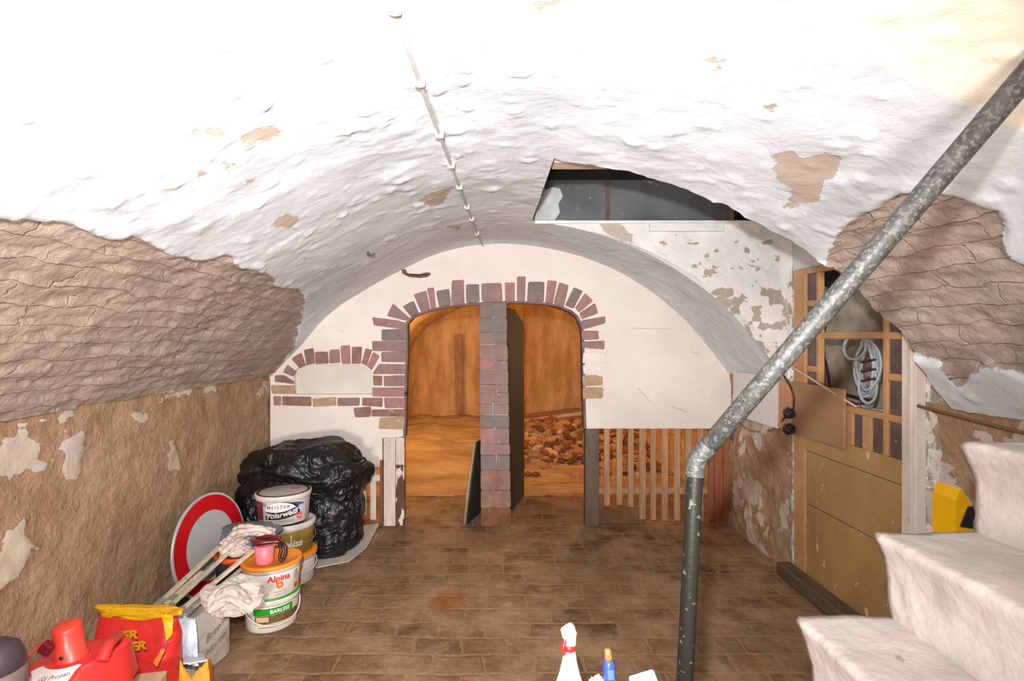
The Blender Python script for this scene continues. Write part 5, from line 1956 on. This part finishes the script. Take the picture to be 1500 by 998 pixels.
# collar guard with handles
b = MB()
pts = []
for i in range(33):
    t = math.radians(-62 + i * 100 / 32)
    pts.append(Vector((gx + 0.005 + 0.150 * math.cos(t), gy + 0.150 * math.sin(t), 0)))
V, Fs = [], []
for i, q in enumerate(pts):
    s = i / 32
    hh = 0.085 * min(1, 5 * s + 0.2, 5 * (1 - s) + 0.2)
    o_ = (q - Vector((gx, gy, 0))).normalized()
    for dr_ in (-0.016, 0.016):
        V += [Vector((q.x, q.y, ZT - 0.10)) + o_ * dr_, Vector((q.x, q.y, ZT - 0.035 + hh * 0.75)) + o_ * dr_ * 0.7 - o_ * 0.012]
for i in range(32):
    k = 4 * i
    Fs += [[k, k + 4, k + 5, k + 1], [k + 2, k + 3, k + 7, k + 6], [k + 1, k + 5, k + 7, k + 3], [k, k + 2, k + 6, k + 4]]
Fs += [[0, 1, 3, 2], [128, 130, 131, 129]]
obj_from('collar', V, Fs, M_gas, gasb, smooth=False).modifiers.new('round', 'BEVEL').width = 0.008
b = MB()
b.tube(curve_pts([P(150, 968, 1.52), P(158, 948, 1.55), P(166, 938, 1.60), P(172, 932, 1.66), P(176, 936, 1.70)], 8), 0.016, 10)
b.build('carry_handle', M_gas, gasb)
# label on the shoulder
b = MB()
la = [math.radians(-120 + i * 84 / 20) for i in range(21)]


def shoulder(a, s):
    r = 0.158 - 0.004 * s
    return Vector((gx + r * math.cos(a), gy + r * math.sin(a), ZT - 0.135 + 0.062 * s))


def lab_pt(u, v, off=0.0):
    r = 0.150 - v
    a = math.radians(-84) + u / 0.118
    pz = [(0.0, ZT), (0.06, ZT - 0.002), (0.105, ZT - 0.012), (0.138, ZT - 0.032), (0.152, ZT - 0.06), (0.156, ZT - 0.10)]
    zz = float(np.interp(r, [q_[0] for q_ in pz], [q_[1] for q_ in pz]))
    return Vector((gx + r * math.cos(a), gy + r * math.sin(a), zz + off))


nu = 24
V = []
for i in range(nu + 1):
    u = -0.105 + 0.21 * i / nu
    cut = 0.012 if i in (0, nu) else 0.0
    for j in range(7):
        v = cut + (0.075 - 2 * cut) * j / 6
        V.append(lab_pt(u, v * 0.8 + 0.022, 0.003))
Fs = [[i * 7 + j, (i + 1) * 7 + j, (i + 1) * 7 + j + 1, i * 7 + j + 1] for i in range(nu) for j in range(6)]
lab_o = obj_from('label_sticker', V, Fs, flat('label_white', col(238, 228, 224), 0.5), gasb, smooth=True)
b = MB()
write(b, 'GS Propan', 0.021, lambda u, v: lab_pt(u + 0.016, v + 0.044 + 0.1 * u, 0.0048), 0.15)
b.build('lettering', M_txt_k, lab_o)
# maroon tag and strap
b = MB()
b.box(P(68, 950, 1.55), (0.034, 0.022, 0.034), Matrix.Rotation(0.6, 3, 'Y'), 0.004)
b.tube([P(74, 942, 1.55), P(82, 937, 1.58)], 0.003, 6)
b.build('valve_tag', flat('maroon_tag', col(120, 26, 40), 0.4), gasb)
b = MB()
b.tube(curve_pts([P(60, 944, 1.53), P(48, 955, 1.50), P(34, 972, 1.47), P(26, 990, 1.45)], 8), 0.004, 8)
b.build('hose', flat('red_hose', col(196, 60, 50), 0.5), gasb)
b = MB()
c_ = P(36, 983, 1.44)
b.box(c_, (0.020, 0.014, 0.046), Matrix.Rotation(-0.25, 3, 'Y'), 0.003)
b.build('red_tag', flat('red_tag_plastic', col(206, 40, 50), 0.4), gasb)

# dark bottle at the left edge of the frame
ox, oy = P(-7, 975, 1.34).x, 1.34
ozt = P(0, 938, 1.34).z
dk = thing('dark_bottle', 'dark grey round topped bottle cut off by the left edge, beside the gas bottle', 'bottle', (ox, oy, 0))
b = MB()
b.lathe([(0.0, 0.002), (0.062, 0.0), (0.066, 0.01), (0.066, ozt - 0.11), (0.064, ozt - 0.075)], (ox, oy, 0), 36)
b.build('body', flat('dull_steel_grey', col(120, 104, 96), 0.5, 0.2), dk)
b = MB()
b.lathe([(0.064, ozt - 0.082), (0.0625, ozt - 0.055), (0.050, ozt - 0.022), (0.028, ozt - 0.005), (0.0, ozt)], (ox, oy, 0), 36)
b.build('dome_cap', flat('dark_violet_grey', col(66, 54, 60), 0.35), dk)

# ------------------------------------------------------------------ things at the lower edge of the frame, on a low masonry ledge
LZ = 0.70
b = MB()
b.b2((0.02, 0.86, 0), (0.40, 1.12, LZ), 0.01)
struct(b.build('trim_ledge', M_step))
sp = P(832, 925, 1.0)
spray = thing('spray_bottle', 'white spray bottle with red trigger at the bottom edge of the photo', 'spray bottle', (sp.x, 1.0, LZ))
b = MB()
sx_ = sp.x + 0.003
b.lathe([(0.0, LZ + 0.001), (0.040, LZ), (0.043, LZ + 0.008), (0.043, LZ + 0.10), (0.040, LZ + 0.130), (0.030, LZ + 0.160), (0.020, LZ + 0.190), (0.0145, LZ + 0.215), (0.0115, LZ + 0.232), (0.0105, LZ + 0.240)], (sx_, 1.0, 0), 36)
b.build('bottle_body', flat('spray_body_white', col(190, 182, 176), 0.4), spray)
b = MB()
b.lathe([(0.0105, LZ + 0.236), (0.0115, LZ + 0.237), (0.0115, LZ + 0.247), (0.0105, LZ + 0.248)], (sx_, 1.0, 0), 28)
b.tube(curve_pts([Vector((sx_ - 0.008, 0.995, LZ + 0.262)), Vector((sx_ - 0.013, 0.99, LZ + 0.250)), Vector((sx_ - 0.012, 0.99, LZ + 0.234))], 5), 0.0042, 8)
b.build('trigger', flat('spray_red', col(226, 34, 34), 0.35), spray)
b = MB()
zz = LZ + 0.248
pr = [(-0.009, 0), (0.010, 0), (0.011, 0.018), (0.0125, 0.028), (0.005, 0.036), (-0.002, 0.034), (-0.016, 0.024), (-0.0155, 0.018), (-0.009, 0.012)]
bb = bmesh.new()
f0 = [bb.verts.new((sx_ + x, 0.989, zz + z)) for x, z in pr]
f1 = [bb.verts.new((sx_ + x, 1.013, zz + z)) for x, z in pr]
bb.faces.new(f0)
bb.faces.new(f1[::-1])
for i in range(len(pr)):
    bb.faces.new([f0[i], f1[i], f1[(i + 1) % len(pr)], f0[(i + 1) % len(pr)]])
bmesh.ops.recalc_face_normals(bb, faces=list(bb.faces))
bmesh.ops.bevel(bb, geom=list(bb.edges), offset=0.002, segments=2, affect='EDGES')
b.bm(bb)
b.build('spray_head', flat('spray_head_white', col(196, 186, 180), 0.4), spray)
# blue torch with brass tip
t0_, t1_ = P(890, 951, 1.0), P(903, 1090, 1.0)
t1_.z = LZ
tor = thing('torch_nozzle', 'blue tool handle with brass tip, right of the spray bottle', 'tool', (t1_.x, 1.0, LZ))
dv = (t1_ - t0_).normalized()
b = MB()
b.tube([t0_, t0_ + dv * 0.004, t0_ + dv * 0.024], [0.0052, 0.0068, 0.0085], 16)
b.build('brass_tip', flat('brass', col(214, 168, 96), 0.3, 0.8), tor)
b = MB()
b.tube([t0_ + dv * 0.022, t0_ + dv * 0.026, t0_ + dv * 0.045, t0_ + dv * 0.06, t1_], [0.010, 0.0118, 0.0118, 0.0125, 0.0125], 8)
b.build('grip', flat('blue_plastic', col(44, 64, 150), 0.35), tor)
b = MB()
b.beam(t0_ + dv * 0.034 + Vector((0, -0.012, 0)), t0_ + dv * 0.052 + Vector((0, -0.013, 0)), 0.012, 0.003, up=(0, -1, 0))
b.build('button', flat('blue_button', col(70, 92, 184), 0.35), tor)
# white meter with display
R_ = Matrix.Rotation(-0.30, 3, 'Y') @ Matrix.Rotation(-0.5, 3, 'X')
mt_ = P(946, 1006, 1.0)
met = thing('meter', 'small white meter with grey display at the bottom edge, right of the blue handle', 'meter', (mt_.x, 1.0, LZ))
b = MB()
b.box(mt_ - Vector((0, 0, 0.002)), (0.052, 0.012, 0.05), R_, 0.006, 3)
b.b2((mt_.x - 0.02, 1.0, LZ), (mt_.x + 0.02, 1.03, mt_.z - 0.018), 0.004)
b.build('casing', M_wplas, met)
b = MB()
b.box(mt_ + R_ @ Vector((0.002, -0.0065, 0.004)), (0.038, 0.002, 0.026), R_, 0.0008)
b.build('display', flat('lcd_grey', col(150, 156, 138), 0.3), met)
# crumpled white tissue
p_, fc = blob(P(874, 1003, 1.02), (0.014, 0.012, 0.017), 4.4, amp=0.3, cre=0.4, sub=4, zmin=-1, sq=0.9)
p0_ = P(874, 1003, 1.02)
b = MB()
b.add(p_.tolist(), fc, True)
b.tube([Vector((p0_.x, p0_.y, LZ)), Vector((p0_.x, p0_.y, p0_.z))], [0.016, 0.006], 12)
tag(b.build('white_nozzle', M_wplas, loc=(p0_.x, p0_.y, LZ)), 'small white plastic nozzle between the spray bottle and blue handle', 'nozzle')

# yellow and black box behind the steps
yb = thing('yellow_board', 'tall yellow board with black corner standing between the steps and right wall', 'board', (1.76, 1.97, 0))
b = MB()
M_yb = flat('strong_yellow', col(234, 176, 10), 0.4)
yq = [P(1400, 770, 1.92), P(1400, 733, 1.92), P(1407, 716, 1.92), P(1425, 740, 1.92), P(1432, 775, 1.92)]
c_ = P(1414, 745, 1.92)
top_z = yq[2].z
b.prism([(v.x, v.z) for v in yq] + [(yq[-1].x, 0.0), (yq[0].x, 0.0)], lambda x, z: Vector((x, 1.92, z)), lambda x, z: Vector((x, 2.02, z)))
b.build('shell', M_yb, yb)
b = MB()
kq = [P(1407, 772, 1.915), P(1419, 743, 1.915), P(1425, 742, 1.915), P(1428, 752, 1.915), P(1426, 775, 1.915)]
b.prism([(v.x, v.z) for v in kq], lambda x, z: Vector((x, 1.914, z)), lambda x, z: Vector((x, 1.93, z)))
b.build('corner_guard', M_blk, yb)
